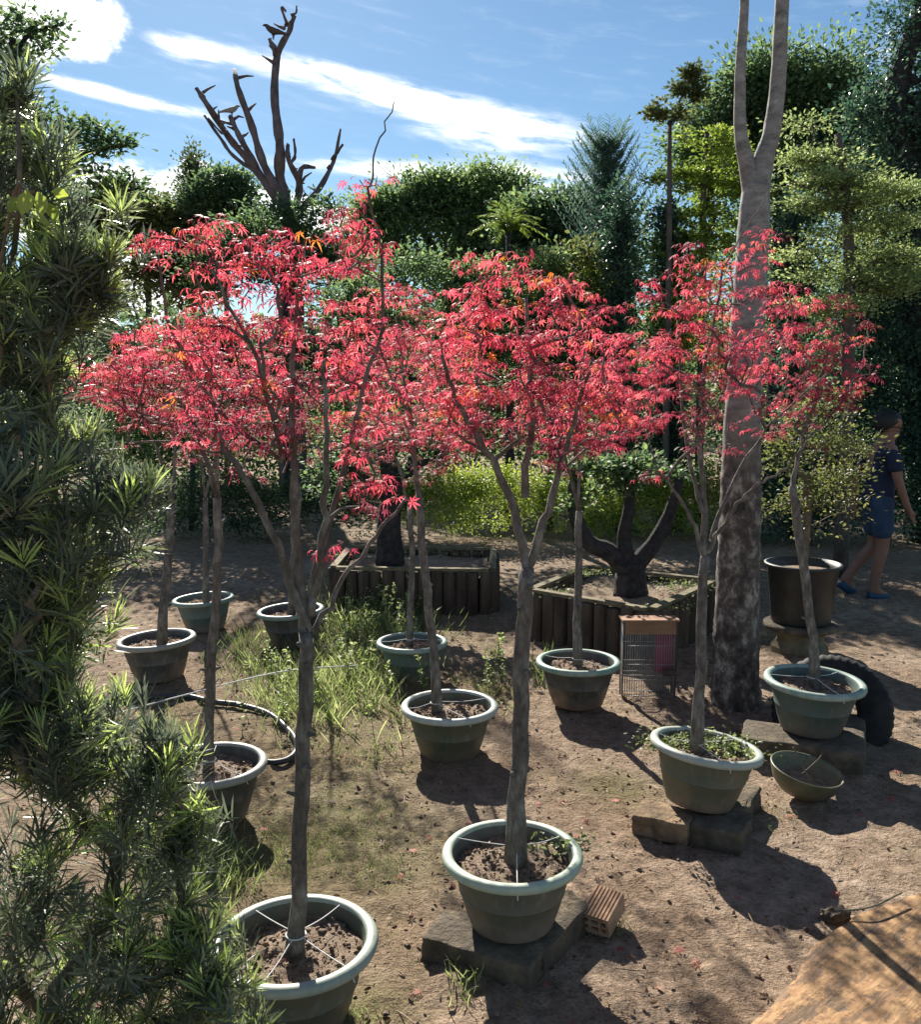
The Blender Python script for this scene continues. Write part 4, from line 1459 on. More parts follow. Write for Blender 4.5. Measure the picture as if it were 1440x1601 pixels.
def skin_mesh(name, verts, edges, radii, sub=1, root_i=0):
    me = bpy.data.meshes.new(name)
    me.from_pydata([tuple(v) for v in verts], edges, [])
    o = bpy.data.objects.new(name, me)
    C.objects.link(o)
    o.modifiers.new('s', 'SKIN')
    if not me.skin_vertices:
        return o
    for k, sv in enumerate(me.skin_vertices[0].data):
        r = radii[k]
        sv.radius = (r, r) if np.ndim(r) == 0 else r
        sv.use_root = k == root_i
    ss = o.modifiers.new('d', 'SUBSURF')
    ss.levels = ss.render_levels = sub
    dg = bpy.context.evaluated_depsgraph_get()
    dg.update()
    me2 = bpy.data.meshes.new_from_object(o.evaluated_get(dg))
    me2.name = name
    bpy.data.objects.remove(o)
    V = np.array([v.co[:] for v in me2.vertices])
    F3 = np.array([p.vertices[:] for p in me2.polygons if len(p.vertices) == 3], int).reshape(-1, 3)
    F4 = np.array([p.vertices[:] for p in me2.polygons if len(p.vertices) == 4], int).reshape(-1, 4)
    bpy.data.meshes.remove(me2)
    return V, [f for f in (F3, F4) if len(f)]


def bird(label, foot, yaw, s, mat):
    vs_ = [(-.55, 0, .28), (-.25, 0, .38), (0, 0, .44), (.22, 0, .55), (.34, 0, .72), (.44, 0, .74), (.56, 0, .71), (-.02, .06, .2), (0, .06, .0), (-.02, -.06, .2), (0, -.06, .0), (-.85, 0, .17)]
    ed = [(0, 1), (1, 2), (2, 3), (3, 4), (4, 5), (5, 6), (2, 7), (7, 8), (2, 9), (9, 10), (0, 11)]
    ra = [(.05, .09), .15, .19, .15, .11, .07, .015, .03, .018, .03, .018, (.015, .07)]
    V, Fs = skin_mesh('b', vs_, ed, ra, 2, 2)
    cy, sy = math.cos(yaw), math.sin(yaw)
    Rz = np.array([[cy, -sy, 0], [sy, cy, 0], [0, 0, 1]])
    g = G()
    g.add((V * s) @ Rz.T + foot, Fs)
    tag(g.build('perched_bird', M[mat], None, org=foot), label, 'bird', 'birds on the pruned tree')


bird('dark bird perched near the top of the tallest bare limb', at(427, 63, Yb), R(170), .33, 'bird')
bird('pale plump bird sitting on a short cut limb below the dark bird', at(363, 182, Yb) + [0, 0, -.02], R(30), .27, 'bird_pale')

# ------------------------------------------------------------------ person walking behind the tall black pot
Yp = 7.5
foot = gnd(1362, 934, 0)
foot[1] = Yp
root = empty('person', (foot[0], foot[1], 0), 'person in a navy shirt and dark blue shorts walking, seen from the side', 'person')
VS, ES, RS = [], [], []


def jv(p, r, par=None):
    VS.append(np.array(p, float) * 1.0)
    RS.append(r)
    if par is not None:
        ES.append((par, len(VS) - 1))
    return len(VS) - 1


pel = jv((0, 0, .86), (.105, .13))
sp1 = jv((.005, 0, 1.0), (.095, .12), pel)
sp2 = jv((.02, 0, 1.16), (.11, .15), sp1)
sp3 = jv((.025, 0, 1.28), (.085, .12), sp2)
nk = jv((.045, 0, 1.365), .052, sp3)
h0 = jv((.062, 0, 1.42), (.075, .062), nk)
h1 = jv((.062, 0, 1.50), (.100, .080), h0)
h2 = jv((.050, 0, 1.57), (.085, .075), h1)
jaw = jv((.115, 0, 1.432), .040, h0)
nose = jv((.168, 0, 1.478), .013, h1)
for s in (-1, 1):
    ear = jv((.050, s * .086, 1.488), (.022, .012), h1)
    sh = jv((.015, s * .165, 1.285), .058, sp3)
    if s < 0:
        elb = jv((.06, s * .215, 1.04), .040, sh)
        wr = jv((.145, s * .215, .825), .029, elb)
        pm = jv((.178, s * .213, .762), (.018, .036), wr)
        fd = np.array([.035, 0, -.062])
    else:
        elb = jv((-.11, s * .215, 1.05), .040, sh)
        wr = jv((-.12, s * .20, .83), .029, elb)
        pm = jv((-.115, s * .20, .765), (.018, .036), wr)
        fd = np.array([.012, 0, -.07])
    for k, (off, L) in enumerate(((-.024, .85), (-.008, 1.05), (.008, 1.0), (.024, .78))):
        side = np.array([.6 * off, off * .75, .5 * off])
        b0 = VS[pm] + side + fd * .35
        k1 = jv(b0, .0095, pm)
        k2 = jv(b0 + fd * .55 * L + [.006, -.004 * s, 0], .0085, k1)
        k3 = jv(b0 + fd * .95 * L + [-.006, -.010 * s, 0], .0065, k2)
    th1 = jv(VS[pm] + np.array([.03, -s * .018, .008]), .011, pm)
    th2 = jv(VS[th1] + fd * .5 + [.010, -s * .006, 0], .008, th1)
    hip = jv((.0, s * .075, .80), .088, pel)
    if s < 0:      # the near leg carries the weight
        kn = jv((.03, s * .08, .47), .056, hip)
        cf = jv((.0, s * .082, .33), .054, kn)
        an_ = jv((-.035, s * .082, .09), .034, cf)
        hl = jv((-.055, s * .082, .035), .034, an_)
        to = jv((.10, s * .085, .026), (.024, .036), an_)
    else:          # the far leg swings behind
        kn = jv((.035, s * .075, .46), .056, hip)
        cf = jv((-.07, s * .078, .34), .052, kn)
        an_ = jv((-.21, s * .078, .15), .034, cf)
        hl = jv((-.25, s * .078, .115), .034, an_)
        to = jv((-.125, s * .08, .045), (.024, .036), an_)
V, Fs = skin_mesh('body', VS, ES, RS, 2, pel)
HS = 1.63 / 1.65
g = G()
g.add(V * HS + foot, Fs)
bo = g.build('body', M['skin'], root)


def garment(name, verts, edges, radii, mat, parent):
    V_, F_ = skin_mesh(name, verts, edges, radii, 2, 0)
    g = G()
    n_ = (fbm(V_[:, 0] * 14 + V_[:, 1] * 9, V_[:, 2] * 16, 3, 77) - .5) * .018
    g.add((V_ + nrm(V_ - np.array([V_[:, 0].mean(), 0, 0]) * [1, 1, 0] - V_ * [0, 0, 1]) * n_[:, None]) * HS + foot, F_)
    return g.build(name, M[mat], parent)


sh_v = [(0, 0, .76), (0, 0, .80), (.003, 0, .90), (.005, 0, 1.0), (.02, 0, 1.16), (.025, 0, 1.275), (.035, 0, 1.33), (.015, -.17, 1.285), (.035, -.205, 1.16), (.045, -.212, 1.10), (.015, .17, 1.285), (-.05, .205, 1.17), (-.07, .212, 1.11)]
garment('shirt', sh_v, [(0, 1), (1, 2), (2, 3), (3, 4), (4, 5), (5, 6), (5, 7), (7, 8), (8, 9), (5, 10), (10, 11), (11, 12)], [(.142, .165), (.142, .165), (.132, .158), (.125, .150), (.130, .168), (.104, .136), (.066, .076), .070, .062, .064, .070, .062, .064], 'navy', root)
st_v = [(0, 0, 1.0), (0, 0, .94), (0, 0, .84), (.005, -.078, .76), (.018, -.08, .62), (.026, -.081, .52), (.005, .076, .76), (.02, .077, .62), (.022, .077, .52)]
garment('shorts', st_v, [(0, 1), (1, 2), (2, 3), (3, 4), (4, 5), (2, 6), (6, 7), (7, 8)], [(.105, .13), (.112, .138), (.120, .145), .102, .092, .090, .102, .092, .090], 'blue_cloth', root)
# hair: a cropped cap over the back and top of the head
g = G()
nh, na = 14, 28
hv = []
for i_ in range(nh):
    ph = PI * .5 * (1 - i_ / (nh - 1)) if i_ < nh else 0
    for j_ in range(na):
        aa = 2 * PI * j_ / na
        front = .5 + .5 * math.cos(aa)
        low = -.80 + 1.32 * front ** 1.5
        el_ = PI / 2 - (PI / 2 - math.asin(max(-1, min(1, low)))) * i_ / (nh - 1)
        rr = 1 + rng.uniform(-.05, .06)
        hv.append((.046 + .112 * rr * math.cos(el_) * math.cos(aa), .093 * rr * math.cos(el_) * math.sin(aa), 1.512 + .108 * rr * math.sin(el_)))
i, j = np.meshgrid(np.arange(nh - 1), np.arange(na), indexing='ij')
q = np.stack([i * na + j, (i + 1) * na + j, (i + 1) * na + (j + 1) % na, i * na + (j + 1) % na], -1).reshape(-1, 4)
g.add(np.array(hv) * HS + foot, [q])
g.build('hair', M['hair'], root)
for s in (-1, 1):
    g = G()
    lathe(g, np.array([(.001, -.011), (.008, -.008), (.011, 0), (.008, .008), (.001, .011)]), np.array([.138, s * .040, 1.498]) * HS + foot, 10)
    g.build('eye', M['hair'], root)
g = G()
tube(g, smooth_path([np.array(v) * HS + foot for v in ((.148, -.022, 1.440), (.158, 0, 1.442), (.148, .022, 1.440))], 3), .006, 6)
g.build('mouth', M['cage_pink'], root)
for vs_ in ([(-.075, -.082, .04), (-.03, -.083, .036), (.06, -.085, .030), (.125, -.086, .026)], [(-.265, .078, .125), (-.235, .078, .095), (-.17, .079, .06), (-.105, .08, .035)]):
    V_, F_ = skin_mesh('shoe', vs_, [(0, 1), (1, 2), (2, 3)], [(.036, .040), (.042, .042), (.034, .044), (.022, .034)], 2, 1)
    g = G()
    g.add(V_ * HS + foot, F_)
    g.build('shoe', M['shoe'], root)

# ------------------------------------------------------------------ the large narrow-leaved shrub at the left
def podocarpus(label, Y, blobs, ntip, base, nleaf, L, stems, ydep=.8):
    root = empty('narrow_leaved_shrub', base, label, 'shrub', 'narrow leaved shrubs at the left')
    P = sample_blobs(blobs, ntip, Y, ydep, .2)
    P = P[P[:, 2] > .08]
    paths, radii = [], []
    for k, pts in enumerate(stems):
        Q = [at(x, y, Y + rng.uniform(-.15, .25)) for x, y in pts]
        if k == 0:
            Q = [np.array(base)] + Q
        Q = smooth_path(Q, 5)
        paths.append(Q)
        radii.append(np.linspace(.018 if k == 0 else .009, .004, len(Q)))
    ch, dirs = grow(paths, radii, P, start=2, tip=.0016, expo=.40, up=.35, step=.08, wig=.008, reach_pen=1.2)
    g = G()
    draw(g, ch, 0, 8, .05)
    g.build('trunk', M['twig'], root)
    g = G()
    ax = nrm(nrm(dirs) * .55 + np.array([0, 0, .55]) + rng.normal(0, .3, P.shape))
    k = len(P)
    n_ = nleaf
    tt = np.tile(np.arange(n_) / n_, k)
    axr = np.repeat(ax, n_, 0)
    ga = np.tile(np.arange(n_) * 2.3999, k) + np.repeat(rng.uniform(0, 6, k), n_) + rng.normal(0, .25, k * n_)
    ref = np.cross(axr, np.array([.31, .87, .2]))
    ref = nrm(ref)
    bi = np.cross(axr, ref)
    ringd = np.cos(ga)[:, None] * ref + np.sin(ga)[:, None] * bi
    sp_ = (1.25 - .95 * tt + rng.normal(0, .12, k * n_))[:, None]
    d = nrm(ringd * np.sin(sp_) + axr * np.cos(sp_))
    T = np.repeat(P, n_, 0) + axr * ((tt - .8) * np.repeat(rng.uniform(.05, .16, k), n_))[:, None] + ringd * .003
    young_lit = np.repeat((rng.random(k) < np.where(P[:, 0] > np.median(P[:, 0]), .30, .12)), n_) & (tt > .45)  # yellow-green new growth with sunlit tips painted in, more to the right
    tint = np.clip(np.where(young_lit, rng.uniform(.85, 1, k * n_), np.repeat(rng.uniform(.15, .82, k), n_) + rng.normal(0, .1, k * n_)), 0, 1)
    ln = L * rng.uniform(.65, 1.1, k * n_) * np.where(tt > .85, .7, 1)
    inst(g, *strap(.042, .07), frames(d, axr + ringd * .2 + rng.normal(0, .25, axr.shape)), T, ln, 0, tint)
    g.build('foliage', M['podo'], root, smooth=False)


podocarpus('large dark shrub of narrow strap leaves overhanging the frontmost pot', 1.72,
           [(-40, 760, 150, 110), (80, 745, 110, 60), (90, 850, 120, 100), (60, 990, 120, 90), (-60, 1100, 160, 140), (110, 1130, 140, 80), (165, 1225, 145, 70), (130, 1350, 175, 85, 0, .55), (195, 1450, 165, 70, 0, .75),
            (150, 1560, 230, 80, 0, .7), (330, 1560, 90, 36), (300, 1470, 60, 40), (352, 1490, 34, 28, -.1, 3), (395, 1552, 42, 20, -.1, 3), (270, 1175, 50, 24, 0, 2), (300, 1290, 32, 40, 0, 2), (235, 762, 36, 20, 0, 2), (-80, 1400, 160, 200, 0, .35), (215, 765, 50, 22), (195, 860, 34, 30), (285, 1310, 34, 40)],
           760, (-1.02, 1.78, 0), 34, .062, [[(-60, 1400), (-20, 1150), (30, 900), (60, 700)], [(-40, 1500), (60, 1380), (150, 1290), (220, 1220)], [(-20, 1560), (90, 1500), (210, 1460)], [(-20, 1150), (60, 1120), (120, 1080)]])
podocarpus('tall shrub of narrow strap leaves reaching up to the clouds behind the large dark one', 2.35,
           [(10, 110, 36, 55, 0, .6), (-60, 300, 90, 120), (50, 240, 65, 40, 0, .6), (95, 215, 30, 20, 0, .7), (80, 360, 85, 50, 0, .7), (160, 330, 36, 18), (185, 395, 40, 20), (120, 430, 66, 46), (50, 480, 95, 60), (40, 560, 70, 50), (20, 640, 90, 60), (100, 680, 60, 26), (180, 440, 34, 34)],
           330, (-1.52, 2.5, 0), 34, .078, [[(-60, 1000), (-30, 700), (10, 480), (30, 300), (25, 120)], [(-10, 620), (60, 560), (110, 480), (140, 420)], [(0, 500), (60, 400), (90, 330)]])
# a lone broad yellow-green leaf sprig beside the shrub
g = G()
c = at(52, 300, 2.0)
root = empty('broad_leaved_sprig', (c[0], c[1], 0), 'thin sprig with broad yellow green leaves poking out of the narrow leaved shrub', 'plant')
tube(g, smooth_path([(c[0] - .55, c[1] + .5, 0), (c[0] - .5, c[1] + .5, 1.2), c + [-.12, .12, -.05], c], 5), .004, 6)
g.build('stem', M['twig'], root)
g = G()
pts = np.array([at(42, 296, 2.0), at(58, 300, 2.0), at(72, 318, 2.02), at(30, 310, 2.05), at(80, 300, 2.03)])
dd = np.array([(-.15, -.2, -1), (.25, -.1, -1), (.5, .1, -.8), (-.6, .2, -.5), (.9, 0, -.2)])
inst(g, *ovate(.36), frames(dd, np.array([(0, 1, .3)] * 5)), pts, np.array([.060, .055, .045, .045, .04]), 0, np.array([.95, .8, .6, .5, .9]))
g.build('leaves', M['lime'], root, smooth=False)

# ------------------------------------------------------------------ trees and shrubs beyond the pots
BG = 'trees beyond the potted maples'
# flat tiers of dark leaves at the far left
old_tree('tiered_tree', 'dark tree with flat outstretched tiers of leaves behind the tall narrow leaved shrub', 'tree', 15.0, [([(-30, 640), (-10, 400), (10, 250), (20, 60)], .22, .05), ([(10, 260), (90, 250), (200, 226)], .07, .02), ([(15, 130), (40, 60), (100, 38)], .05, .018), ([(0, 330), (100, 320), (220, 294)], .07, .02)],
         [(20, 70, 60, 40), (65, 40, 45, 10), (10, 180, 50, 30), (110, 235, 70, 38), (180, 224, 38, 8), (100, 280, 75, 26), (190, 296, 60, 10), (40, 330, 80, 40), (-80, 200, 90, 150)], 360, 44, .10, 'forest', .16, 'bark_dark', flat=.35, group=BG, shell=.2)
old_tree('leafy_tree', 'low yellow green tree below the low clouds beside the cypress', 'tree', 20.0, [([(230, 640), (232, 420)], .10, .06)], [(200, 335, 60, 18), (260, 345, 60, 16), (170, 360, 50, 30), (300, 365, 70, 26), (380, 350, 50, 14), (230, 470, 90, 50, 0, .4)], 320, 50, .12, 'olive', .25, 'bark', flat=.5, group=BG, tint=.65)
old_tree('cypress_tree', 'narrow pointed cypress rising in front of a white cloud', 'tree', 21.0, [([(302, 640), (303, 480), (302, 300)], .10, .03)], [(302, 262, 9, 26), (302, 300, 16, 30), (303, 350, 22, 40), (303, 410, 24, 40)], 220, 44, .075, 'olive', .12, 'bark', flat=1.2, group=BG, tint=.3, shape=DI)
old_tree('leafy_tree', 'small drooping leaved tree between the cypress and the pruned tree', 'tree', 19.0, [([(352, 640), (354, 450), (352, 310)], .07, .03)], [(350, 288, 34, 18), (375, 300, 26, 12), (345, 320, 40, 20), (385, 340, 40, 20)], 130, 44, .10, 'forest', .16, 'bark', flat=.6, group=BG)
old_tree('leafy_tree', 'leafy regrowth round the foot of the pruned tree, dark green', 'tree', 15.5, [([(445, 640), (446, 480), (440, 420)], .05, .03)], [(440, 350, 60, 26), (480, 330, 40, 16), (420, 400, 90, 40), (500, 420, 60, 50), (350, 420, 60, 40)], 240, 44, .08, 'forest', .16, 'bark_dark', flat=.6, group=BG)
old_tree('broad_tree', 'broad dark tree with a double rounded top under the long streaky clouds', 'tree', 20.0, [([(700, 640), (702, 480), (698, 400)], .25, .14), ([(700, 420), (740, 350), (780, 310)], .12, .05), ([(698, 420), (660, 360), (640, 320)], .10, .05)],
         [(660, 315, 56, 34), (690, 282, 22, 14), (668, 292, 16, 12), (640, 318, 18, 14), (735, 292, 18, 10), (772, 268, 18, 12), (794, 282, 16, 12), (752, 276, 14, 10), (815, 300, 16, 9), (625, 338, 36, 24), (770, 300, 34, 22), (745, 320, 70, 40), (790, 320, 30, 30), (680, 380, 110, 50), (600, 360, 40, 40), (770, 390, 70, 50)], 640, 62, .095, 'forest', .27, 'bark_dark', flat=.5, group=BG, tint=.8)
old_tree('leafy_tree', 'dark low tree just right of the broad double topped one, below the feathery tree', 'tree', 17.0, [([(870, 640), (872, 480), (870, 400)], .13, .08)], [(880, 350, 60, 40), (850, 400, 60, 60), (900, 320, 24, 20), (920, 400, 60, 60)], 320, 44, .11, 'forest', .24, 'bark_dark', flat=.6, group=BG, tint=.5)
old_tree('small_tree', 'slender small tree with round leaf bunches on a straight bare stem', 'tree', 11.0, [([(1044, 640), (1046, 400), (1047, 190)], .042, .026), ([(1047, 200), (1062, 160), (1088, 112)], .018, .008), ([(1047, 200), (1030, 180), (1020, 172)], .015, .007)],
         [(1084, 118, 14, 8), (1066, 138, 13, 7), (1043, 160, 16, 7), (1028, 178, 12, 7), (1062, 182, 20, 7), (1090, 148, 7, 8)], 46, 40, .055, 'olive', .055, 'bark', flat=.6, group=BG, tint=.5)
old_tree('bushy_tree', 'big bushy dark green tree on the skyline behind the forked trunk', 'tree', 14.0, [([(1220, 640), (1222, 420), (1225, 260)], .2, .12)],
         [(1250, 150, 70, 55), (1290, 110, 40, 24), (1190, 170, 60, 50), (1140, 185, 40, 30), (1310, 170, 50, 50), (1240, 260, 130, 80), (1350, 220, 60, 60), (1105, 230, 40, 30)], 600, 66, .078, 'forest', .23, 'bark_dark', flat=.7, group=BG, tint=.6)
old_tree('ivy_clad_tree', 'massive dark ivy covered tree closing the view beside the person', 'tree', 10.5, [([(1450, 860), (1440, 640), (1425, 300), (1400, 150), (1450, 0)], .2, .10)],
         [(1430, 90, 50, 50), (1440, 30, 40, 40), (1405, 200, 60, 70), (1420, 330, 80, 80), (1500, 300, 90, 260), (1430, 480, 80, 90), (1400, 600, 60, 80), (1480, 700, 90, 140), (1425, 560, 80, 120)], 800, 64, .054, 'ivy', .16, 'bark_dark', flat=.9, group=BG, tint=.45)
old_tree('tiered_tree', 'tree with stacked flat tiers of pale leaves beside the ivy covered tree', 'tree', 8.4, [([(1325, 700), (1328, 500), (1322, 300), (1310, 210)], .07, .03), ([(1325, 430), (1370, 410), (1420, 395)], .025, .01), ([(1322, 320), (1290, 300), (1250, 290)], .02, .01)],
         [(1290, 248, 60, 10), (1262, 196, 34, 6), (1310, 285, 75, 10), (1270, 320, 50, 9), (1385, 345, 52, 9), (1330, 365, 60, 10), (1385, 398, 62, 9), (1320, 430, 70, 12), (1390, 450, 50, 10), (1300, 480, 60, 14), (1400, 300, 34, 7), (1345, 320, 40, 8), (1420, 430, 30, 8), (1250, 250, 34, 8), (1250, 400, 40, 9)], 330, 50, .036, 'pale', .125, 'bark', flat=.26, group=BG, tint=.5, shell=.1)
old_tree('tiered_tree', 'sunlit yellow green tree of loose tiers just left of the forked trunk', 'tree', 11.6, [([(1095, 700), (1098, 500), (1100, 300), (1105, 210)], .06, .025)],
         [(1105, 215, 44, 14), (1070, 285, 40, 16), (1110, 255, 50, 14), (1130, 300, 46, 16), (1060, 330, 40, 14), (1100, 345, 60, 16), (1140, 230, 30, 12), (1090, 390, 60, 24)], 240, 44, .048, 'lime', .085, 'bark', flat=.22, group=BG, tint=.45)
old_tree('leafy_shrub', 'pale grey green shrub with red maple sprays in front, left of the climber clad post', 'shrub', 11.6, [([(900, 800), (902, 600)], .04, .02)], [(900, 430, 40, 40), (880, 480, 60, 50), (915, 540, 40, 60), (850, 430, 30, 30)], 150, 28, .075, 'olive', .12, 'bark', flat=.6, tint=.7)
for lb, px, y0_, y1_, Y, wd in (('post wholly covered in dark glossy climber, beneath the feathery tree', 970, 320, 800, 11.2, 26), ('second post wholly covered in dark climber, right behind the slender small tree', 1045, 345, 800, 11.5, 24),
                                ('climber clad post right of the forked trunk, under the pale tiers', 1240, 330, 800, 11.0, 28)):
    old_tree('climber_post', lb, 'climbing plant', Y, [([(px, 860), (px, 600), (px, y0_ + 20)], .06, .05)], [(px, y0_ + (y1_ - y0_) * k / 10 + 10, wd * (.7 + .5 * rng.random()), 30) for k in range(11)], 220, 40, .055, 'ivy', .085, 'bark_dark', flat=1, group='climber clad posts', tint=.5)
old_tree('sunlit_shrub', 'bright lime shrub just left of the forked trunk, above the hedge', 'shrub', 11.3, [([(1065, 850), (1066, 620)], .03, .015)], [(1065, 480, 26, 40), (1060, 530, 24, 40), (935, 440, 30, 24, .3), (1075, 440, 18, 24)], 110, 28, .06, 'lime', .08, 'bark', flat=.8, tint=.75)


def frond_tree(name, label, Y, foot_px, top_px, fronds, mat, trunk_r, leafL, nl=26, tube_r=.008, tint=.5, droop_all=.25):
    a_, b_ = at(*foot_px, Y), at(*top_px, Y)
    a_[2] = 0
    root = empty(name, (a_[0], a_[1], 0), label, 'tree', BG)
    g = G()
    tube(g, smooth_path([a_, (a_ + b_) / 2 + [.03, 0, 0], b_], 6), np.linspace(trunk_r, trunk_r * .5, 13), 10, jit=.06)
    g.build('trunk', M['bark_dark'], root)
    g = G()
    T, D_, N_, S_ = [], [], [], []
    for (fx, fy, dy, sag, t0) in fronds:
        s0 = a_ + (b_ - a_) * t0
        e = at(fx, fy, Y) + [0, dy, 0]
        mid = s0 * .5 + e * .5 + [0, 0, sag]
        P = smooth_path([s0, s0 * .75 + mid * .25 + [0, 0, sag * .35], mid, e], 6)
        tube(g, P, np.linspace(tube_r, tube_r * .25, len(P)), 5, 1)
        u = np.linspace(.12, 1, nl)
        idx = u * (len(P) - 1)
        for q_ in idx:
            i0 = min(int(q_), len(P) - 2)
            pp = P[i0] + (P[i0 + 1] - P[i0]) * (q_ - i0)
            dv = nrm(P[i0 + 1] - P[i0])
            sd = nrm(np.cross(dv, [0, 0, 1]))
            for s in (-1, 1):
                T.append(pp)
                D_.append(sd * s + dv * .75 + np.array([0, 0, -droop_all + rng.normal(0, .12)]))
                N_.append(np.array([0, 0, 1.0]) + rng.normal(0, .2, 3))
                S_.append(leafL * (1 - .55 * (q_ / (len(P) - 1))) * rng.uniform(.8, 1.1))
    T, D_, N_, S_ = map(np.array, (T, D_, N_, S_))
    inst(g, *strap(.06, .06), frames(D_, N_), T, S_, 0, np.clip(rng.normal(tint, .2, len(T)), 0, 1))
    g.build('crown', [M[mat], M['bark_dark']], root, smooth=False)


fr = []
for tier in range(8):
    t0 = 1 - tier * .05
    for k in range(12):
        a_ = 2 * PI * k / 12 + tier * .55
        rx = 38 + tier * 7
        fr.append((948 + math.cos(a_) * rx, 196 + tier * 17 + rng.uniform(-6, 6), math.sin(a_) * rx * .0082, -.05, t0))
frond_tree('feathery_tree', 'blue green tree with feathery radiating branches against the streaky clouds', 13.0, (948, 640), (948, 238), fr, 'blue', .09, .26, 26, tint=.7, droop_all=.05)
fr = []
for k in range(20):
    a_ = 2 * PI * k / 20
    up_ = (k % 3) * 22
    fr.append((795 + math.cos(a_) * (62 - up_ * .7), 372 - up_ - abs(math.sin(a_ * 1.5)) * 12, math.sin(a_) * .5, .14, 1.0))
frond_tree('palm_tree', 'small palm with yellow green arching fronds over the central maples', 12.0, (795, 700), (795, 368), fr, 'lime', .07, .17, 26, tint=.45)

SH = 'leafy trees shading the ground behind the maples'
old_tree('leafy_tree', 'leafy green tree filling the gap below the broad double topped tree', 'tree', 11.5, [([(640, 850), (642, 640), (640, 560)], .035, .025)], [(640, 470, 70, 60), (580, 500, 60, 50), (700, 480, 70, 60), (630, 420, 50, 24), (560, 560, 60, 40), (720, 560, 60, 40)], 240, 44, .065, 'forest', .14, 'bark_dark', flat=.6, group=SH, tint=.6)
old_tree('leafy_tree', 'leafy green tree right of the small palm, behind the central red crowns', 'tree', 11.4, [([(860, 850), (862, 640), (860, 560)], .035, .025)], [(850, 470, 60, 60), (800, 510, 60, 50), (910, 520, 60, 60), (780, 450, 40, 30), (960, 590, 60, 40), (860, 580, 70, 30)], 220, 44, .065, 'forest', .14, 'bark_dark', flat=.6, group=SH, tint=.65)
old_tree('leafy_tree', 'dark leafy tree behind the red crowns nearest the narrow leaved shrubs', 'tree', 11.3, [([(300, 850), (302, 640), (300, 590)], .035, .025)], [(300, 560, 80, 50), (220, 560, 70, 40), (390, 560, 70, 50), (160, 600, 60, 30), (460, 580, 60, 40), (300, 610, 90, 24)], 220, 44, .065, 'forest', .13, 'bark_dark', flat=.6, group=SH, tint=.4)
# sunlit low hedge and the dark wood behind everything
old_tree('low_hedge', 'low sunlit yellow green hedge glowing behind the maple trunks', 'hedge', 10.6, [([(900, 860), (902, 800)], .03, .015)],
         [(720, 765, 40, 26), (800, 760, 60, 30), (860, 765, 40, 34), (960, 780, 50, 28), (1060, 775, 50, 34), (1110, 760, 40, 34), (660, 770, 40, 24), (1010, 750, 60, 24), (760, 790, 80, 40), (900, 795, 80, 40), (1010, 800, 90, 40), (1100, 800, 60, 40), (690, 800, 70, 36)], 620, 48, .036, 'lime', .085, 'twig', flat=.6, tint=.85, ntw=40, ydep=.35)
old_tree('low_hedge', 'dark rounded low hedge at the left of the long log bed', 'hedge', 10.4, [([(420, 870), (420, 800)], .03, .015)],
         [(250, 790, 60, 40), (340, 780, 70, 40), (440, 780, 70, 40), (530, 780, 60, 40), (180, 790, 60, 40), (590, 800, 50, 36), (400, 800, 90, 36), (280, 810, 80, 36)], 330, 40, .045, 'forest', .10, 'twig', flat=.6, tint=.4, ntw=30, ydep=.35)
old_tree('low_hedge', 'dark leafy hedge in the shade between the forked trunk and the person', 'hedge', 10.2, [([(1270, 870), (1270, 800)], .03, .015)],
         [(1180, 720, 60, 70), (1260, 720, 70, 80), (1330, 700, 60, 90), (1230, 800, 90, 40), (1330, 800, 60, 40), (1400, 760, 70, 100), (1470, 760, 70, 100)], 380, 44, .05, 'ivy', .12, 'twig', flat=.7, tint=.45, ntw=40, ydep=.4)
g = G()
k = 1900
px = rng.uniform(140, 1480, k)
yy = rng.uniform(16.5, 19.5, k)
P = np.array([at(x, 640, y) for x, y in zip(px, yy)])
top = np.interp(px, [140, 330, 480, 620, 850, 1000, 1440], [1.6, 2.1, 3.4, 4.3, 4.5, 4.6, 5.0])
P[:, 2] = rng.uniform(0, 1, k) ** .8 * top * (.55 + .8 * fbm(P[:, 0] * .9, yy * 0, 4, 12))
foliage(g, P, 40, .10, OV, .30, tint=.55, tv=.45, flat=.7)
tag(g.build('undergrowth', M['forest'], None, org=(0, 18, 0), smooth=False), 'dark tangled undergrowth seen between the maple crowns', 'undergrowth', kind='stuff')
g = G()
k = 1500
xx = rng.uniform(-45, 45, k)
yy = rng.uniform(34, 40, k)
P = np.column_stack([xx, yy, rng.uniform(0, 1, k) * (3.6 + 1.5 * fbm(xx * .15, xx * 0, 3, 9) + np.clip(xx, 0, 20) * .12)])
foliage(g, P, 22, .5, OV, .8, tint=.5, tv=.3, flat=.7)
tag(g.build('far_treeline', M['forest'], None, org=(0, 37, 0), smooth=False), 'far dark line of trees under the low clouds', 'treeline', kind='stuff')

# ------------------------------------------------------------------ weeds, fallen leaves, pebbles
BL = strap(.020, .25)


def scatter(g, n, cpx, rpx, L, shape, tint, tv, upz, mat=0, per=1, sprd=.0):
    """n tufts spread over a pixel ellipse on the ground"""
    u = rng.normal(0, .55, (n, 2))
    P = np.array([gnd(cpx[0] + a * rpx[0], min(cpx[1] + b * rpx[1], 1650), 0) for a, b in u])
    P = np.repeat(P, per, 0) + np.concatenate([rng.normal(0, sprd, (n * per, 2)), np.zeros((n * per, 1))], 1)
    P[:, 2] = ground_z(P[:, 0], P[:, 1]) - .004
    d = rdir(len(P), 0, .3) * np.array([1, 1, 0]) + np.array([0, 0, 1]) * rng.uniform(upz * .6, upz * 1.4, len(P))[:, None]
    nn = np.cross(d, rdir(len(P)))
    inst(g, *shape, frames(d, nn), P, L * (.25 + 1.15 * rng.random(len(P)) ** 1.5), mat, np.clip(rng.normal(tint, tv, len(P)), 0, 1))


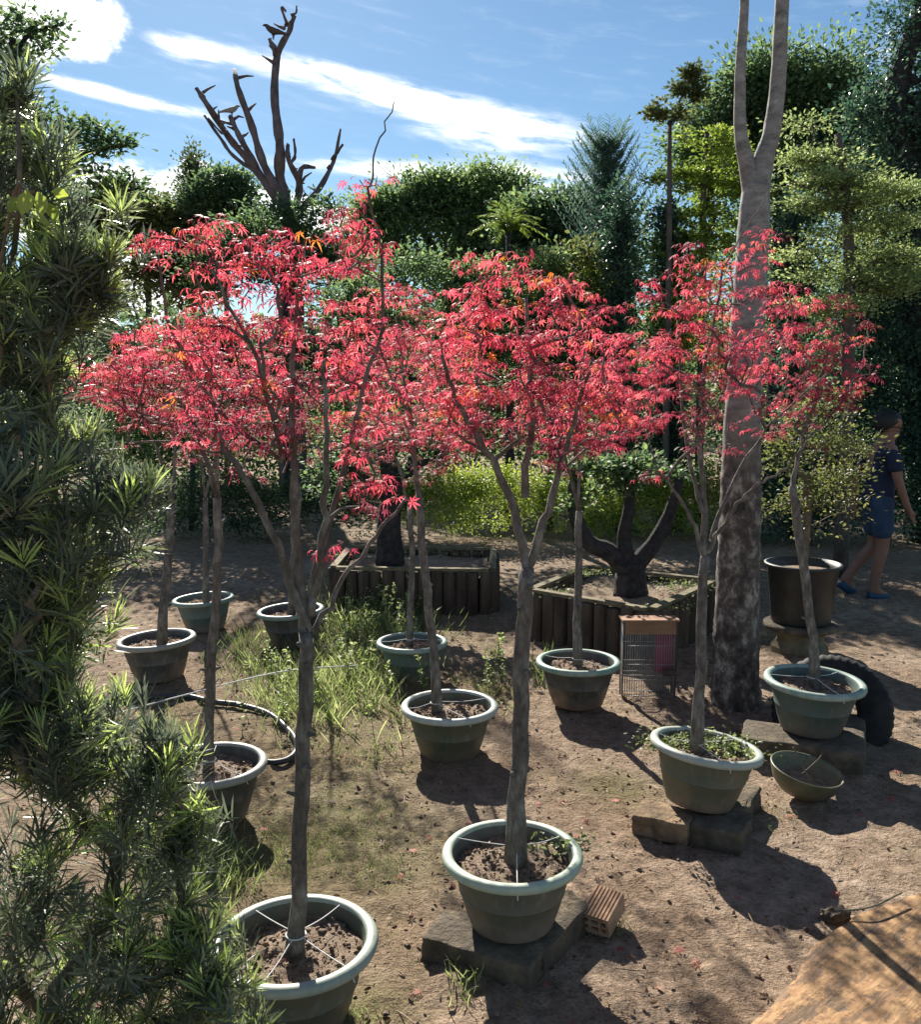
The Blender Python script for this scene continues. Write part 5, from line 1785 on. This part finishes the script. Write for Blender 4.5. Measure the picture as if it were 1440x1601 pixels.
g = G()
for a in ((190, (560, 1050), (80, 80), .19, .80), (60, (545, 960), (60, 40), .24, .8), (150, (470, 1090), (70, 60), .17, .78), (170, (600, 980), (90, 35), .20, .35), (110, (400, 1030), (80, 40), .18, .35), (70, (760, 1080), (40, 40), .10, .35),
          (260, (520, 1290), (110, 70), .045, .45), (200, (450, 1330), (90, 60), .05, .45), (70, (355, 1360), (40, 50), .12, .7), (80, (600, 1370), (50, 40), .04, .4), (90, (590, 1180), (60, 40), .05, .6),
          (14, (725, 1540), (10, 40), .09, .75), (25, (560, 1592), (30, 12), .04, .8), (40, (620, 1500), (50, 60), .035, .45), (14, (965, 1450), (14, 12), .06, .55), (60, (540, 1180), (80, 40), .06, .6), (40, (1190, 1270), (50, 20), .05, .4),
          (60, (240, 1150), (90, 40), .09, .6), (30, (1215, 985), (20, 25), .08, .5), (16, (970, 1000), (10, 20), .2, .3), (16, (845, 1060), (8, 20), .2, .45), (30, (1330, 950), (40, 12), .05, .5), (36, (1390, 1240), (60, 50), .04, .3)):
    scatter(g, int(a[0] * 1.7), a[1], a[2], a[3] * .72, BL, a[4] + .0, .24, 1.5, per=6, sprd=.016)
for (cx_, cy_, rx_, ry_, n_) in ((560, 1030, 70, 70, 46), (590, 960, 80, 30, 34), (440, 1090, 60, 40, 20), (640, 950, 60, 20, 22), (780, 1070, 20, 30, 8)):
    for q_ in range(n_):
        b_ = gnd(cx_ + rng.normal(0, .6) * rx_, cy_ + rng.normal(0, .6) * ry_, 0)
        h_ = rng.uniform(.10, .30)
        t_ = b_ + np.array([rng.normal(0, .04), rng.normal(0, .04), h_])
        P_ = smooth_path([b_, (b_ + t_) / 2 + rng.normal(0, .012, 3), t_], 3)
        tube(g, P_, np.linspace(.0022, .001, len(P_)), 4, cap=False, tint=.6)
        m_ = int(h_ * 110)
        u_ = rng.random(m_) ** .7
        T_ = b_ + (t_ - b_) * u_[:, None]
        inst(g, *OV, frames(rdir(m_, -.1, .7), rdir(m_, .2, 1)), T_, rng.uniform(.014, .034, m_), 0, np.clip(rng.normal(.55 + .35 * u_, .2, m_), 0, 1))
tag(g.build('weeds', M['grass'], None, org=(0, 4, 0), smooth=False), 'weedy grass growing between the pots', 'weeds', kind='stuff')
# small leafy weeds in the tilted pot and on the earth
g = G()
for (px_, py_, z_, n, r_) in ((922, 895, .36, 40, .10), (1070, 915, .34, 60, .14), (1040, 945, .33, 30, .12), (870, 925, .34, 24, .10), (700, 862, .33, 40, .2), (560, 866, .33, 40, .2), (1160, 900, .02, 40, .15), (1060, 1150, .30, 60, .07), (1120, 1165, .29, 90, .09), (1040, 1165, .3, 50, .05), (885, 1318, .30, 24, .05)):
    c = gnd(px_, py_, z_)
    T = c + rng.normal(0, 1, (n * 5, 3)) * [r_, r_ * .7, .008]
    inst(g, *OV, frames(rdir(n * 5, -.1, .7), rdir(n * 5, .4, 1)), T, rng.uniform(.012, .028, n * 5), 0, np.clip(rng.normal(.6, .25, n * 5), 0, 1))
tag(g.build('pot_weeds', M['grass'], None, org=(1, 3.4, .3), smooth=False), 'small leafy weeds on the soil in the pots and planting beds', 'weeds', kind='stuff')

g = G()
n = 8500
yy = 1.1 + 6.8 * rng.random(n) ** 1.25
xx = rng.uniform(-.62, .62, n) * (yy + .6)
keep = fbm(xx * 1.6, yy * 1.6, 3, 71) + rng.uniform(-.12, .12, n) > .5
xx, yy = xx[keep], yy[keep]
n = len(xx)
P = np.column_stack([xx, yy, ground_z(xx, yy) + .006])
inst(g, *ovate(.3, .12), frames(rdir(n, -.25, .25), rdir(n, .5, 1)), P, rng.uniform(.008, .028, n), 0, np.clip(rng.beta(1.6, 2.2, n), 0, 1))
n = 420
yy = 1.3 + 5 * rng.random(n)
xx = rng.uniform(-.5, .55, n) * (yy + .5)
P = np.column_stack([xx, yy, ground_z(xx, yy) + .012])
inst(g, *MAPLE[0], frames(rdir(n, -.2, .2), rdir(n, .7, 1)), P, rng.uniform(.018, .036, n), 0, np.clip(rng.normal(.78, .25, n), 0, 1))
n = 1500
yy = 1.1 + 6 * rng.random(n)
xx = rng.uniform(-.6, .6, n) * (yy + .6)
P = np.column_stack([xx, yy, ground_z(xx, yy) + .007])
inst(g, *strap(.02, .04), frames(rdir(n, -.1, .15), rdir(n, .6, 1)), P, rng.uniform(.03, .10, n), 0, np.clip(rng.normal(.68, .12, n), 0, 1))
tag(g.build('fallen_leaves', M['litter'], None, org=(0, 4, 0), smooth=False), 'fallen leaves and bits of straw scattered on the earth', 'fallen leaves', kind='stuff')

g = G()
n = 5500
yy = 1.1 + 6.5 * rng.random(n) ** 1.2
xx = rng.uniform(-.62, .62, n) * (yy + .6)
P = np.column_stack([xx, yy, ground_z(xx, yy) + .003])
inst(g, *PEB, frames(rdir(n, -.3, .3), rdir(n, .5, 1)), P, .002 + .011 * rng.random(n) ** 4.5, 0, rng.random(n))
tag(g.build('pebbles', M['soil'], None, org=(0, 4, 0), smooth=False), 'crumbs of earth and small pebbles on the ground', 'pebbles', kind='stuff')
